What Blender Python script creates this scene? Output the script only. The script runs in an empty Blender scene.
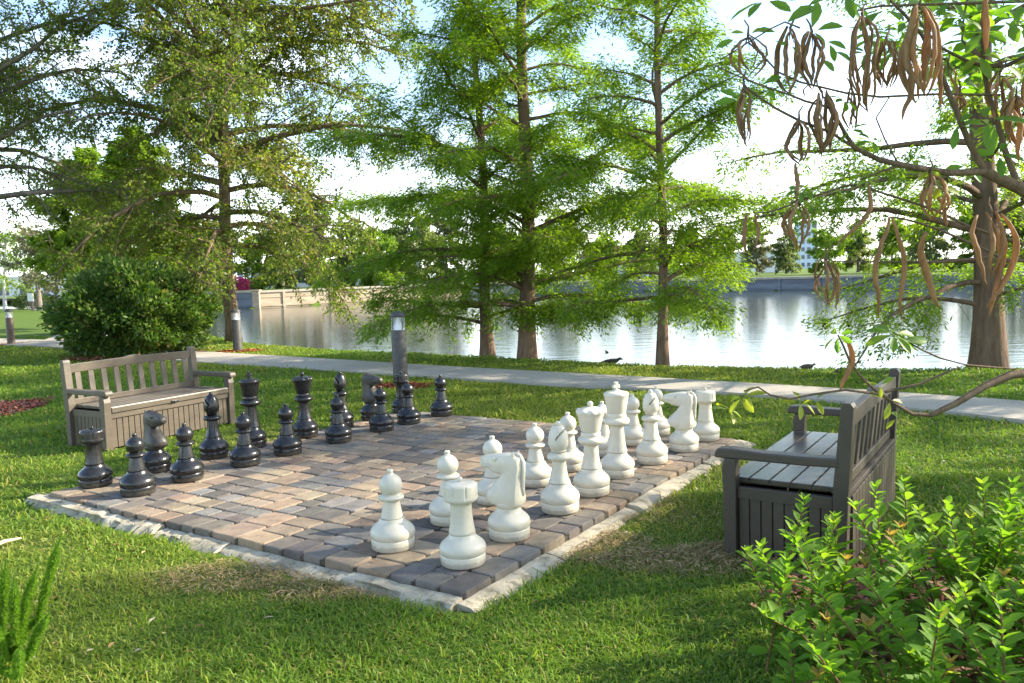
import bpy, bmesh, math, random
import numpy as np
from math import sin, cos, pi, radians, sqrt, exp
from mathutils import Vector, Matrix, Euler

random.seed(7); np.random.seed(7)
SC = bpy.context.scene
COL = SC.collection
# ------------------------------------------------------------------ camera model (used for measuring the place)
FPX, PIT, ROLL, CH = 808.8, 0.0813, -0.034, 1.4
def ray(px, py):
    dx, dy = px - 512, py - 341.5
    cr, sr = cos(ROLL), sin(ROLL)
    a = cr*dx + sr*dy; b = -sr*dx + cr*dy
    c, s = cos(PIT), sin(PIT)
    return Vector((a, FPX*c - b*s, -FPX*s - b*c))
def at(px, py, Y):
    d = ray(px, py); t = Y/d.y
    return Vector((d.x*t, Y, CH + d.z*t))
def gnd(px, py, z=-0.05):
    d = ray(px, py); t = (z-CH)/d.z
    return Vector((d.x*t, d.y*t, z))
# board frame
S = 0.3372*1.4; BX, BY, TH = -0.2018*1.4, 2.7743*1.4, 0.9752
EX = (cos(TH), sin(TH)); EY = (-sin(TH), cos(TH))
def bd(i, j):
    return (BX + S*(i*EX[0] + j*EY[0]), BY + S*(i*EX[1] + j*EY[1]))
LAWN = -0.05; WATER = -0.65

# ------------------------------------------------------------------ helpers
def tag(o, label=None, cat=None, group=None, kind=None):
    if label: o['label'] = label
    if cat: o['category'] = cat
    if group: o['group'] = group
    if kind: o['kind'] = kind
    return o
def empty(name, loc=(0,0,0), rz=0.0):
    o = bpy.data.objects.new(name, None); COL.objects.link(o)
    o.location = loc; o.rotation_euler = (0,0,rz); o.empty_display_size = .1
    return o
class MB:
    def __init__(s): s.v=[]; s.f=[]
    def add(s, vs, fs):
        n=len(s.v); s.v.extend([tuple(v) for v in vs]); s.f.extend([tuple(i+n for i in f) for f in fs])
    def box(s, c, d, rot=None, taper=1.0):
        hx,hy,hz=d[0]/2,d[1]/2,d[2]/2; vs=[]
        for z in (-1,1):
            k = taper if z>0 else 1
            for x,y in ((-1,-1),(1,-1),(1,1),(-1,1)):
                p=Vector((x*hx*k,y*hy*k,z*hz))
                if rot is not None: p=rot@p
                vs.append(p+Vector(c))
        s.add(vs,[(3,2,1,0),(4,5,6,7),(0,1,5,4),(1,2,6,5),(2,3,7,6),(3,0,4,7)])
    def prism(s, outline, y0, y1, axis='y'):   # outline in (x,z), extruded along y
        n=len(outline)
        vs=[(x,y0,z) for x,z in outline]+[(x,y1,z) for x,z in outline]
        fs=[tuple(range(n)), tuple(range(2*n-1,n-1,-1))]
        for k in range(n):
            a,b=k,(k+1)%n; fs.append((b,a,a+n,b+n))
        if axis=='x': vs=[(y,x,z) for x,y,z in vs]; fs=[f[::-1] for f in fs]
        s.add(vs,fs)
    def tube(s, pts, rad, n=6, flat=None, cap=True, wob=0.0):
        pts=[Vector(p) for p in pts]; m=len(pts); vs=[]
        ref=Vector((0.31,0.2,0.93)).normalized(); pn=None
        for k in range(m):
            t=(pts[min(k+1,m-1)]-pts[max(k-1,0)])
            if t.length<1e-9: t=Vector((0,0,1))
            t.normalize()
            if pn is None:
                a=t.cross(ref)
                if a.length<.1: a=t.cross(Vector((1,0,0)))
            else: a=pn-t*pn.dot(t)
            a.normalize(); pn=a; b=t.cross(a)
            r=rad[k] if hasattr(rad,'__len__') else rad
            for q in range(n):
                th=2*pi*q/n; rr=r*(1+(random.uniform(-wob,wob) if wob else 0))
                vs.append(pts[k]+a*cos(th)*rr+b*sin(th)*rr*(flat or 1))
        fs=[]
        for k in range(m-1):
            for q in range(n):
                fs.append((k*n+q,k*n+(q+1)%n,(k+1)*n+(q+1)%n,(k+1)*n+q))
        if cap: fs.append(tuple(range(n-1,-1,-1))); fs.append(tuple((m-1)*n+q for q in range(n)))
        s.add(vs,fs)
    def lathe(s, prof, n=32, c=(0,0,0), mod=None):
        m=len(prof); vs=[]
        for k,(r,z) in enumerate(prof):
            for q in range(n):
                th=2*pi*q/n; rr=r; zz=z
                if mod: rr,zz=mod(k,r,z,th)
                vs.append((c[0]+rr*cos(th),c[1]+rr*sin(th),c[2]+zz))
        fs=[]
        for k in range(m-1):
            for q in range(n):
                fs.append((k*n+q,k*n+(q+1)%n,(k+1)*n+(q+1)%n,(k+1)*n+q))
        fs.append(tuple(range(n-1,-1,-1))); fs.append(tuple((m-1)*n+q for q in range(n)))
        s.add(vs,fs)
    def loft(s, rings, cap=True):
        n=len(rings[0]); vs=[p for r in rings for p in r]; fs=[]
        for k in range(len(rings)-1):
            for q in range(n):
                fs.append((k*n+q,k*n+(q+1)%n,(k+1)*n+(q+1)%n,(k+1)*n+q))
        if cap: fs.append(tuple(range(n-1,-1,-1))); fs.append(tuple((len(rings)-1)*n+q for q in range(n)))
        s.add(vs,fs)
    def ball(s, c, r, n=10, sq=(1,1,1)):
        m=n//2+1; rings=[]
        for k in range(m+1):
            ph=-pi/2+pi*k/m; ph=max(-pi/2+.05,min(pi/2-.05,ph))
            rings.append([(c[0]+r*sq[0]*cos(ph)*cos(2*pi*q/n),c[1]+r*sq[1]*cos(ph)*sin(2*pi*q/n),c[2]+r*sq[2]*sin(ph)) for q in range(n)])
        s.loft(rings)
    def build(s, name, mat=None, parent=None, smooth=False, bevel=0, loc=None, angle=None):
        me=bpy.data.meshes.new(name); me.from_pydata(s.v,[],s.f); me.update()
        if smooth:
            me.polygons.foreach_set('use_smooth',[True]*len(me.polygons))
            if angle is not None: me.set_sharp_from_angle(angle=radians(angle))
        if mat: me.materials.append(mat)
        o=bpy.data.objects.new(name,me); COL.objects.link(o)
        if parent: o.parent=parent
        if loc: o.location=loc
        if bevel:
            b=o.modifiers.new('Bevel','BEVEL'); b.width=bevel; b.segments=2; b.limit_method='ANGLE'
        return o
def np_obj(name, V, F, mat, parent=None, attr=None, col=None, smooth=False):
    """V (n,3) float, F (m,k) int, all faces with k corners"""
    V=np.ascontiguousarray(V,dtype=np.float32); F=np.ascontiguousarray(F,dtype=np.int32)
    me=bpy.data.meshes.new(name); k=F.shape[1]
    me.vertices.add(len(V)); me.vertices.foreach_set('co',V.ravel())
    me.loops.add(F.size); me.loops.foreach_set('vertex_index',F.ravel())
    me.polygons.add(len(F)); me.polygons.foreach_set('loop_start',np.arange(0,F.size,k,dtype=np.int32))
    me.polygons.foreach_set('use_smooth',np.full(len(F),bool(smooth)))
    me.update(calc_edges=True)
    if attr is not None:
        a=me.attributes.new('rnd','FLOAT','POINT'); a.data.foreach_set('value',np.ascontiguousarray(attr,dtype=np.float32))
    if col is not None:
        a=me.attributes.new('Col','FLOAT_COLOR','POINT'); a.data.foreach_set('color',np.ascontiguousarray(col,dtype=np.float32).ravel())
    me.materials.append(mat)
    o=bpy.data.objects.new(name,me); COL.objects.link(o)
    if parent: o.parent=parent
    return o
def nrm(a): return a/np.maximum(np.linalg.norm(a,axis=-1,keepdims=True),1e-9)
def leaf_quads(P, D, L, W, N=None, fold=0.0, wide=0.5):
    """rhombus leaves: base P, direction D (unit), length L, width W"""
    n=len(P); D=nrm(D)
    if N is None: N=np.random.normal(size=(n,3))
    B=nrm(np.cross(D,N)); U=np.cross(B,D)
    L=np.asarray(L).reshape(-1,1)*np.ones((n,1)); W=np.asarray(W).reshape(-1,1)*np.ones((n,1))
    V=np.empty((n,4,3)); V[:,0]=P; V[:,2]=P+D*L
    M=P+D*L*wide+U*L*fold
    V[:,1]=M+B*W/2; V[:,3]=M-B*W/2
    return V.reshape(-1,3), np.arange(n*4).reshape(n,4)

# ------------------------------------------------------------------ materials
def mat(name):
    m=bpy.data.materials.new(name); m.use_nodes=True; nt=m.node_tree; nt.nodes.clear()
    return m, nt
def nd(nt, t, **kw):
    n=nt.nodes.new(t)
    for k,v in kw.items():
        if k in n.inputs: n.inputs[k].default_value=v
        else: setattr(n,k,v)
    return n
def ramp(nt, fac, stops, interp='LINEAR'):
    r=nt.nodes.new('ShaderNodeValToRGB'); cr=r.color_ramp; cr.interpolation=interp
    while len(cr.elements)<len(stops): cr.elements.new(.5)
    for e,(p,c) in zip(cr.elements,stops): e.position=p; e.color=(*c,1) if len(c)==3 else c
    nt.links.new(fac,r.inputs[0]); return r.outputs[0]
def noise(nt, scale, detail=4, rough=.55, vec=None, coord='Object', sc=None, dist=0.0):
    n=nd(nt,'ShaderNodeTexNoise'); n.inputs['Scale'].default_value=scale; n.inputs['Detail'].default_value=detail; n.inputs['Roughness'].default_value=rough; n.inputs['Distortion'].default_value=dist
    if vec is None:
        tc=nd(nt,'ShaderNodeTexCoord'); vec=tc.outputs[coord]
    if sc:
        mp=nd(nt,'ShaderNodeMapping'); mp.inputs['Scale'].default_value=sc; nt.links.new(vec,mp.inputs['Vector']); vec=mp.outputs[0]
    nt.links.new(vec,n.inputs['Vector']); return n.outputs['Fac']
def geo_pos(nt): return nd(nt,'ShaderNodeNewGeometry').outputs['Position']
def mix(nt, fac, a, b, typ='MIX'):
    m=nd(nt,'ShaderNodeMix',data_type='RGBA',blend_type=typ)
    for s,i in ((fac,0),(a,6),(b,7)):
        if hasattr(s,'links'): nt.links.new(s,m.inputs[i])
        else: m.inputs[i].default_value = s if i==0 else ((*s,1) if len(s)==3 else s)
    return m.outputs[2]
def out(nt, sh): 
    o=nd(nt,'ShaderNodeOutputMaterial'); nt.links.new(sh,o.inputs[0])
def bump(nt, h, strength=.3, dist=.01, nrmin=None):
    b=nd(nt,'ShaderNodeBump'); b.inputs['Strength'].default_value=strength; b.inputs['Distance'].default_value=dist
    nt.links.new(h,b.inputs['Height'])
    return b.outputs[0]
def pbsdf(nt, col, rough=.6, spec=.5, nor=None, metal=0):
    p=nd(nt,'ShaderNodeBsdfPrincipled')
    if hasattr(col,'links'): nt.links.new(col,p.inputs['Base Color'])
    else: p.inputs['Base Color'].default_value=(*col,1)
    if hasattr(rough,'links'): nt.links.new(rough,p.inputs['Roughness'])
    else: p.inputs['Roughness'].default_value=rough
    p.inputs['Specular IOR Level'].default_value=spec; p.inputs['Metallic'].default_value=metal
    if nor is not None: nt.links.new(nor,p.inputs['Normal'])
    return p.outputs[0]
def noisy(name, c1, c2, scale=8, rough=.7, spec=.3, bs=.2, bd_=.005, bscale=None, sc=None, detail=5, stops=(.35,.65)):
    m,nt=mat(name)
    f=noise(nt,scale,detail,.6,sc=sc)
    c=ramp(nt,f,[(stops[0],c1),(stops[1],c2)])
    h=noise(nt,bscale or scale*4,4,.6,sc=sc)
    out(nt,pbsdf(nt,c,rough,spec,bump(nt,h,bs,bd_)))
    return m
def leafmat(name, stops, trans, tfac=.45, rough=.5, spec=.35):
    """stops: colour ramp over a per-leaf random number; trans: multiplies for the light let through"""
    m,nt=mat(name)
    a=nd(nt,'ShaderNodeAttribute',attribute_name='rnd')
    c=ramp(nt,a.outputs['Fac'],stops)
    tcol=mix(nt,1.0,c,trans,'MULTIPLY')
    b=pbsdf(nt,c,rough,spec)
    t=nd(nt,'ShaderNodeBsdfTranslucent'); nt.links.new(tcol,t.inputs[0])
    ms=nd(nt,'ShaderNodeMixShader'); ms.inputs[0].default_value=tfac
    nt.links.new(b,ms.inputs[1]); nt.links.new(t.outputs[0],ms.inputs[2]); out(nt,ms.outputs[0])
    return m
def attrmat(name, rough=.8, spec=.2, noi=0.25, nscale=30, trans=None, tfac=.35, bs=.3, bdist=.004):
    m,nt=mat(name)
    a=nd(nt,'ShaderNodeAttribute',attribute_name='Col')
    c=a.outputs['Color']
    nor=None
    if noi:
        f=noise(nt,nscale,5,.65,vec=geo_pos(nt))
        k=ramp(nt,f,[(.25,(1-noi,)*3),(.75,(1+noi,)*3)])
        c=mix(nt,1.0,c,k,'MULTIPLY')
        nor=bump(nt,noise(nt,nscale*5,4,.6,vec=geo_pos(nt)),bs,bdist)
    b=pbsdf(nt,c,rough,spec,nor)
    if trans:
        t=nd(nt,'ShaderNodeBsdfTranslucent'); nt.links.new(mix(nt,1.0,c,trans,'MULTIPLY'),t.inputs[0])
        ms=nd(nt,'ShaderNodeMixShader'); ms.inputs[0].default_value=tfac
        nt.links.new(b,ms.inputs[1]); nt.links.new(t.outputs[0],ms.inputs[2]); b=ms.outputs[0]
    out(nt,b); return m

M={}
# chess plastics
def plastic(name, c1, c2, rough, spec):
    m,nt=mat(name)
    f=noise(nt,9,6,.65,vec=geo_pos(nt)); c=ramp(nt,f,[(.35,c1),(.7,c2)])
    c=mix(nt,ramp(nt,noise(nt,38,5,.75,vec=geo_pos(nt)),[(.60,(0,0,0)),(.78,(.38,.38,.38))]),c,(.30,.26,.19) if c1[0]>.3 else (.10,.09,.07))
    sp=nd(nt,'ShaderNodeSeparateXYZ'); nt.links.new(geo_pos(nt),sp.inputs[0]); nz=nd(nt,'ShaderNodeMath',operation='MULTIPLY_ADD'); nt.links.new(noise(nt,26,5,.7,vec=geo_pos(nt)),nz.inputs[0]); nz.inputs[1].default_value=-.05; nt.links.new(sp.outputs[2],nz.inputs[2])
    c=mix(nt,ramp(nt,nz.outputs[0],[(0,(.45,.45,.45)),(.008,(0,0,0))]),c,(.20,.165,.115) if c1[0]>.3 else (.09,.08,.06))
    r=ramp(nt,noise(nt,23,4,.6,vec=geo_pos(nt)),[(.3,(rough-.08,)*3),(.7,(rough+.14,)*3)])
    out(nt,pbsdf(nt,c,r,spec,bump(nt,noise(nt,60,3,.5,vec=geo_pos(nt)),.05,.002)))
    return m
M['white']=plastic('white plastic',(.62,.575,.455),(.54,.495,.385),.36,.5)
M['black']=plastic('black plastic',(.009,.009,.0095),(.022,.021,.02),.24,.55)
M['black_worn']=plastic('worn black plastic',(.02,.018,.016),(.08,.07,.056),.42,.45)
# bench resin
def resin(name,c1,c2,rough=.48):
    m,nt=mat(name)
    f=noise(nt,3.5,6,.65); g=noise(nt,60,3,.6,sc=(.08,1,1))
    c=mix(nt,.35,ramp(nt,f,[(.35,c1),(.68,c2)]),ramp(nt,g,[(.35,c1),(.65,c2)]))
    out(nt,pbsdf(nt,c,rough,.5,bump(nt,g,.25,.003))); return m
M['taupe']=resin('taupe resin',(.118,.093,.064),(.07,.055,.039))
M['brown']=resin('shade darkened brown resin',(.065,.050,.035),(.04,.031,.022))  # right bench and its seat: shade is put into the darker brown
M['taupe_seat']=resin('taupe seat',(.12,.098,.07),(.075,.06,.045),.4)
M['brown_seat']=resin('shade darkened brown seat',(.075,.06,.046),(.045,.037,.03),.26)
M['dark']=noisy('dark hardware',(.02,.02,.02),(.04,.04,.04),20,.4)
# lamps
M['post']=noisy('lamp post paint',(.085,.082,.072),(.05,.048,.043),12,.5,.4)
M['postbrown']=noisy('brown lamp post paint',(.12,.085,.06),(.08,.06,.045),12,.5,.4)
M['cap']=noisy('lamp cap paint',(.05,.05,.05),(.08,.075,.07),12,.45,.4)
m,nt=mat('lamp lens'); g=pbsdf(nt,(.9,.92,.92),.25,.5); t=nd(nt,'ShaderNodeBsdfTransparent'); ms=nd(nt,'ShaderNodeMixShader'); ms.inputs[0].default_value=.22
nt.links.new(t.outputs[0],ms.inputs[1]); nt.links.new(g,ms.inputs[2]); out(nt,ms.outputs[0]); M['lens']=m
M['reflector']=noisy('lamp reflector',(.8,.8,.78),(.72,.72,.7),10,.35,.5)
# ground materials
m,nt=mat('tumbled paver')
a=nd(nt,'ShaderNodeAttribute',attribute_name='Col'); p_=geo_pos(nt)
c=mix(nt,1.0,a.outputs['Color'],ramp(nt,noise(nt,11,7,.7,vec=p_),[(.28,(.62,.62,.62)),(.72,(1.32,1.30,1.26))]),'MULTIPLY')
c=mix(nt,ramp(nt,noise(nt,1.7,6,.7,vec=p_),[(.45,(0,0,0)),(.68,(.45,.45,.45))]),c,(.24,.195,.14))
c=mix(nt,ramp(nt,noise(nt,26,6,.75,vec=p_),[(.60,(0,0,0)),(.70,(.65,.65,.65))]),c,(.075,.065,.05))
out(nt,pbsdf(nt,c,.82,.22,bump(nt,noise(nt,60,6,.7,vec=p_),.6,.005))); M['paver']=m
M['joint']=noisy('joint sand',(.06,.05,.035),(.12,.10,.07),30,.95,.1)
m,nt=mat('rough concrete')
c=ramp(nt,noise(nt,4,8,.7,vec=geo_pos(nt)),[(.3,(.20,.17,.115)),(.5,(.45,.39,.275)),(.72,(.58,.52,.40))])
c=mix(nt,ramp(nt,noise(nt,13,5,.7,vec=geo_pos(nt)),[(.50,(0,0,0)),(.66,(.75,.75,.75))]),c,(.10,.09,.05))
out(nt,pbsdf(nt,c,.9,.2,bump(nt,noise(nt,45,6,.7,vec=geo_pos(nt)),.6,.01))); M['concrete']=m
m,nt=mat('path concrete')
c=ramp(nt,noise(nt,1.3,8,.65,vec=geo_pos(nt)),[(.3,(.31,.275,.225)),(.7,(.42,.375,.305))])
c=mix(nt,.25,c,ramp(nt,noise(nt,60,3,.6,vec=geo_pos(nt)),[(.3,(.2,.18,.15)),(.7,(.6,.56,.48))]))
c=mix(nt,ramp(nt,noise(nt,3.1,6,.75,vec=geo_pos(nt)),[(.55,(0,0,0)),(.72,(.5,.5,.5))]),c,(.17,.14,.10))
out(nt,pbsdf(nt,c,.88,.2,bump(nt,noise(nt,90,4,.6,vec=geo_pos(nt)),.3,.004))); M['path']=m
M['road']=noisy('pale asphalt',(.36,.35,.33),(.44,.42,.40),3,.9,.2)
m,nt=mat('lawn ground')
c=ramp(nt,noise(nt,.9,7,.65,vec=geo_pos(nt)),[(.3,(.075,.135,.018)),(.55,(.12,.185,.024)),(.75,(.19,.22,.04))])
c=mix(nt,.5,c,ramp(nt,noise(nt,22,5,.7,vec=geo_pos(nt)),[(.3,(.02,.04,.006)),(.7,(.11,.17,.028))]))
out(nt,pbsdf(nt,c,.95,.1,bump(nt,noise(nt,40,5,.7,vec=geo_pos(nt)),.8,.03))); M['lawn']=m
M['mulch']=attrmat('mulch chips',.9,.15,.25,40)
M['mulchbed']=noisy('mulch bed',(.10,.035,.018),(.17,.065,.03),20,.95,.1,.6,.02)
M['grass']=attrmat('grass blades',.55,.3,0,trans=(1.1,1.25,.55),tfac=.42)
m,nt=mat('lake water')
pos=geo_pos(nt)
h1=noise(nt,1.5,3,.5,vec=pos,sc=(.55,1.7,1)); h2=noise(nt,7,2,.5,vec=pos,sc=(.6,1.6,1))
hm=mix(nt,.22,h1,h2)
out(nt,pbsdf(nt,(.04,.05,.042),.10,.5,bump(nt,hm,.20,.05))); M['water']=m
# walls, buildings
M['seawall']=noisy('shaded seawall concrete',(.12,.135,.155),(.18,.195,.215),1.2,.9,.2,sc=(.3,.3,2))  # blue-grey shade on these walls is put into the base colour
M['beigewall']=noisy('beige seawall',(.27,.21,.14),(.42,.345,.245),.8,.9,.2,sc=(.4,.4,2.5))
M['coping']=noisy('coping concrete',(.30,.265,.205),(.40,.36,.29),2,.85,.2)
M['farland']=noisy('far lawn',(.08,.13,.025),(.14,.19,.04),.2,.95,.1,.1)
M['palewall']=noisy('pale render wall',(.60,.62,.64),(.70,.71,.72),.6,.85,.2)
M['bluewall']=noisy('bluish cladding',(.42,.52,.66),(.50,.60,.72),.6,.6,.3)
M['roof']=noisy('tiled roof',(.28,.13,.09),(.38,.20,.14),3,.85,.2)
M['glass']=noisy('window glass',(.05,.07,.09),(.08,.10,.12),3,.15,.5)
M['carpaint']=noisy('dark blue car paint',(.02,.03,.06),(.03,.04,.08),3,.25,.5)
M['carpaint2']=noisy('silver car paint',(.4,.42,.45),(.46,.48,.5),3,.3,.5)
M['tyre']=noisy('tyre rubber',(.02,.02,.02),(.035,.035,.035),20,.8,.2)
M['signwhite']=noisy('sign panel',(.70,.70,.66),(.60,.60,.57),8,.5,.3)
M['signtext']=noisy('sign lettering',(.25,.25,.25),(.32,.32,.32),8,.6,.3)
# barks
def bark(name,c1,c2,s=7):
    m,nt=mat(name); p=geo_pos(nt)
    f=noise(nt,s,7,.7,vec=p,sc=(1.6,1.6,.28)); c=ramp(nt,f,[(.3,c1),(.7,c2)])
    g=ramp(nt,noise(nt,1.1,4,.6,vec=p),[(.35,(.75,.75,.75)),(.7,(1.25,1.2,1.15))])
    out(nt,pbsdf(nt,mix(nt,1.0,c,g,'MULTIPLY'),.92,.15,bump(nt,noise(nt,s*2.2,7,.7,vec=p,sc=(1.6,1.6,.22)),.9,.03))); return m
M['cyp_bark']=bark('cypress bark',(.10,.065,.045),(.25,.175,.125))
M['oak_bark']=bark('oak bark',(.10,.07,.042),(.24,.18,.115),9)
M['gray_bark']=bark('gray bark',(.12,.105,.09),(.27,.24,.20),9)
M['pod_bark']=bark('branch bark',(.14,.10,.065),(.30,.22,.14),30)
# leaves
M['cyp_leaf']=leafmat('cypress needles',[(0,(.085,.16,.016)),(.5,(.14,.235,.024)),(1,(.205,.30,.036))],(1.8,1.75,.45),.62)
M['oak_leaf']=leafmat('oak leaves',[(0,(.065,.115,.02)),(.55,(.12,.175,.03)),(.9,(.18,.22,.04)),(1,(.26,.22,.07))],(1.7,1.65,.6),.6)
M['bush_leaf']=leafmat('glossy bush leaves',[(0,(.035,.075,.016)),(.55,(.08,.14,.028)),(.88,(.135,.19,.042)),(1,(.32,.25,.10))],(1.3,1.5,.5),.4,.45,.3)
M['light_leaf']=leafmat('light green needles',[(0,(.10,.18,.018)),(1,(.22,.31,.04))],(1.5,1.6,.5),.5)
M['olive_leaf']=leafmat('grey green leaves',[(0,(.10,.12,.06)),(.6,(.15,.16,.085)),(1,(.24,.21,.11))],(1.3,1.3,.7),.4)
M['shrub_leaf']=leafmat('shrub leaves',[(0,(.06,.15,.016)),(.5,(.14,.275,.03)),(.93,(.20,.32,.045)),(.97,(.30,.33,.05)),(1,(.30,.20,.07))],(1.55,1.6,.5),.52,.6,.2)
M['pod_leaf']=leafmat('pod tree leaves',[(0,(.075,.17,.018)),(.6,(.13,.235,.028)),(1,(.28,.30,.035))],(1.7,1.8,.5),.55,.45,.4)
M['fern_leaf']=leafmat('fern needles',[(0,(.09,.21,.02)),(1,(.22,.36,.045))],(1.4,1.5,.5),.45)
M['far_leaf']=leafmat('far tree leaves',[(0,(.13,.18,.07)),(1,(.24,.28,.11))],(1.5,1.5,.8),.55)  # paler than near foliage: distance haze is put into the leaf colour
M['pink_leaf']=leafmat('pink blossom',[(0,(.50,.03,.14)),(1,(.65,.08,.25))],(1.2,1,1),.35)
M['hedge_leaf']=leafmat('hedge leaves',[(0,(.03,.06,.012)),(1,(.07,.11,.022))],(1.2,1.3,.5),.3)
m,nt=mat('dry seed pod')
a=nd(nt,'ShaderNodeAttribute',attribute_name='rnd')
c=ramp(nt,a.outputs['Fac'],[(0,(.20,.135,.075)),(.35,(.30,.185,.085)),(.7,(.42,.235,.085)),(1,(.48,.33,.16))])
c=mix(nt,.6,c,ramp(nt,noise(nt,9,5,.7,vec=geo_pos(nt),sc=(6,6,1)),[(.32,(.11,.06,.03)),(.5,(.32,.19,.085)),(.7,(.58,.38,.18))]))
b=pbsdf(nt,c,.6,.3,bump(nt,noise(nt,20,4,.6,vec=geo_pos(nt),sc=(6,6,1)),.5,.006)); t=nd(nt,'ShaderNodeBsdfTranslucent'); nt.links.new(mix(nt,1.0,c,(1.3,1.1,.8),'MULTIPLY'),t.inputs[0])
ms=nd(nt,'ShaderNodeMixShader'); ms.inputs[0].default_value=.4; nt.links.new(b,ms.inputs[1]); nt.links.new(t.outputs[0],ms.inputs[2]); out(nt,ms.outputs[0]); M['pod']=m
M['cone']=noisy('cypress cones',(.05,.035,.025),(.09,.065,.045),20,.9,.1)
M['duck']=noisy('dark duck plumage',(.025,.022,.02),(.07,.06,.05),25,.8,.2)
M['duckbrown']=noisy('brown duck plumage',(.06,.045,.035),(.16,.12,.09),30,.8,.2)
M['stick']=noisy('bleached stick',(.42,.32,.2),(.55,.45,.3),12,.8,.2)
M['stem']=noisy('shrub stems',(.12,.06,.03),(.2,.11,.05),20,.8,.2)
M['greenstem']=noisy('green stems',(.08,.13,.03),(.12,.17,.04),20,.7,.2)
M['steel']=noisy('pale pole paint',(.45,.45,.45),(.5,.5,.5),5,.5,.3)

# ------------------------------------------------------------------ lake outline and ground
NEAR=[(90,-25),(30,1.5),(14,7.6)]+[tuple(gnd(px,py)[:2]) for px,py in ((1024,366.5),(900,366.5),(800,366),(640,363),(540,358.5),(440,354),(330,349),(250,342.5))]+[(-9.5,25),(-16,38),(-27,62),(-32,72)]
FARW=[(-50,84),(-29,72.6),(-21.7,69.5),(-5,83),(1,85.5),(13,81),(25.5,66),(46,49),(85,28),(140,-10)]
LAKE=np.array(NEAR+[(-50,84)]+FARW[1:],dtype=float)
def seg_dist(X,Y,poly,closed=True):
    d=np.full(X.shape,1e9); n=len(poly)
    for k in range(n if closed else n-1):
        a=poly[k]; b=poly[(k+1)%n]; ab=np.array(b)-np.array(a)
        t=np.clip(((X-a[0])*ab[0]+(Y-a[1])*ab[1])/(ab@ab+1e-12),0,1)
        d=np.minimum(d,np.hypot(X-a[0]-t*ab[0],Y-a[1]-t*ab[1]))
    return d
def inside(X,Y,poly):
    c=np.zeros(X.shape,bool); n=len(poly)
    for k in range(n):
        x1,y1=poly[k]; x2,y2=poly[(k+1)%n]
        cond=((y1>Y)!=(y2>Y))
        with np.errstate(divide='ignore',invalid='ignore'):
            xi=(x2-x1)*(Y-y1)/(y2-y1)+x1
        c^=cond&(X<xi)
    return c
def near_strip(X,Y):  # the land this side of the water
    return np.where(inside(X,Y,LAKE),-1,1)*seg_dist(X,Y,NEAR,False)
def sm(t): t=np.clip(t,0,1); return t*t*(3-2*t)
def ground_z(X,Y):
    X=np.asarray(X,float); Y=np.asarray(Y,float)
    ins=inside(X,Y,LAKE); d=seg_dist(X,Y,NEAR,False)
    z=LAWN+0.007*np.sin(X*1.3+.5)*np.sin(Y*1.1)+.012*np.sin(X*.35)*np.sin(Y*.27+1)
    sd=np.where(ins,-d,d)
    z=z-(0.9)*sm((0.25-sd)/1.3)
    z=np.where(ins,z-.9*sm((d-1)/4),z)
    bi=((X-BX)*EX[0]+(Y-BY)*EX[1])/S; bj=((X-BX)*EY[0]+(Y-BY)*EY[1])/S
    e=np.maximum(np.abs(bi-3.28)-3.95,np.abs(bj-3.37)-3.9)
    z=z-.03*sm((.35-e)/.3)-.06*sm((.0-e)/.3)
    return z
def axis(lo,hi,c,s0,g):
    a=[c]; s=s0
    while a[-1]<hi: a.append(a[-1]+s); s*=(1 if abs(a[-1]-c)<9 else g)
    b=[c]; s=s0
    while b[-1]>lo: b.append(b[-1]-s); s*=(1 if abs(b[-1]-c)<9 else g)
    return np.array(sorted(set(a+b)))
xs=axis(-2500,2500,-1,.22,1.06); ys=axis(-200,2500,8,.22,1.06)
GX,GY=np.meshgrid(xs,ys); GZ=ground_z(GX,GY)
nx,ny=len(xs),len(ys); idx=np.arange(nx*ny).reshape(ny,nx)
F=np.stack([idx[:-1,:-1],idx[:-1,1:],idx[1:,1:],idx[1:,:-1]],-1).reshape(-1,4)
tag(np_obj('lawn',np.stack([GX,GY,GZ],-1).reshape(-1,3),F,M['lawn'],smooth=True),kind='structure')
# water sheet
mb=MB(); mb.add([(-120,-60,WATER),(200,-60,WATER),(200,160,WATER),(-120,160,WATER)],[(0,1,2,3)])
# keep the sheet under the land: the lawn lies above it everywhere outside the lake
tag(mb.build('lake_water',M['water']),kind='structure')
# far bank slab
mb=MB()
def ztop(k): return [.85,.85,.85,.8,.7,.55,.5,.5,.5,.5][k]
n=len(FARW); far=[(x*14-0,y*14+900) for x,y in FARW]
top=[(x,y,ztop(k)-.12) for k,(x,y) in enumerate(FARW)]; bot=[(x,y,-2.2) for x,y in FARW]
back=[(-900,2200,1.2)]*0
mb.v=[]; vs=top+bot+[(FARW[0][0]*40,2400,.9)]+[(x*30,2400+y*2,.9) for x,y in FARW[1:-1]]+[(2600,FARW[-1][1]-300,.9)]
fs=[(k,k+1,n+k+1,n+k) for k in range(n-1)]+[(k+1,k,2*n+k,2*n+k+1) for k in range(n-1)]
fs=[f[::-1] for f in fs]
mb.add(vs,fs); tag(mb.build('far_bank',M['farland']),kind='structure')

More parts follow.
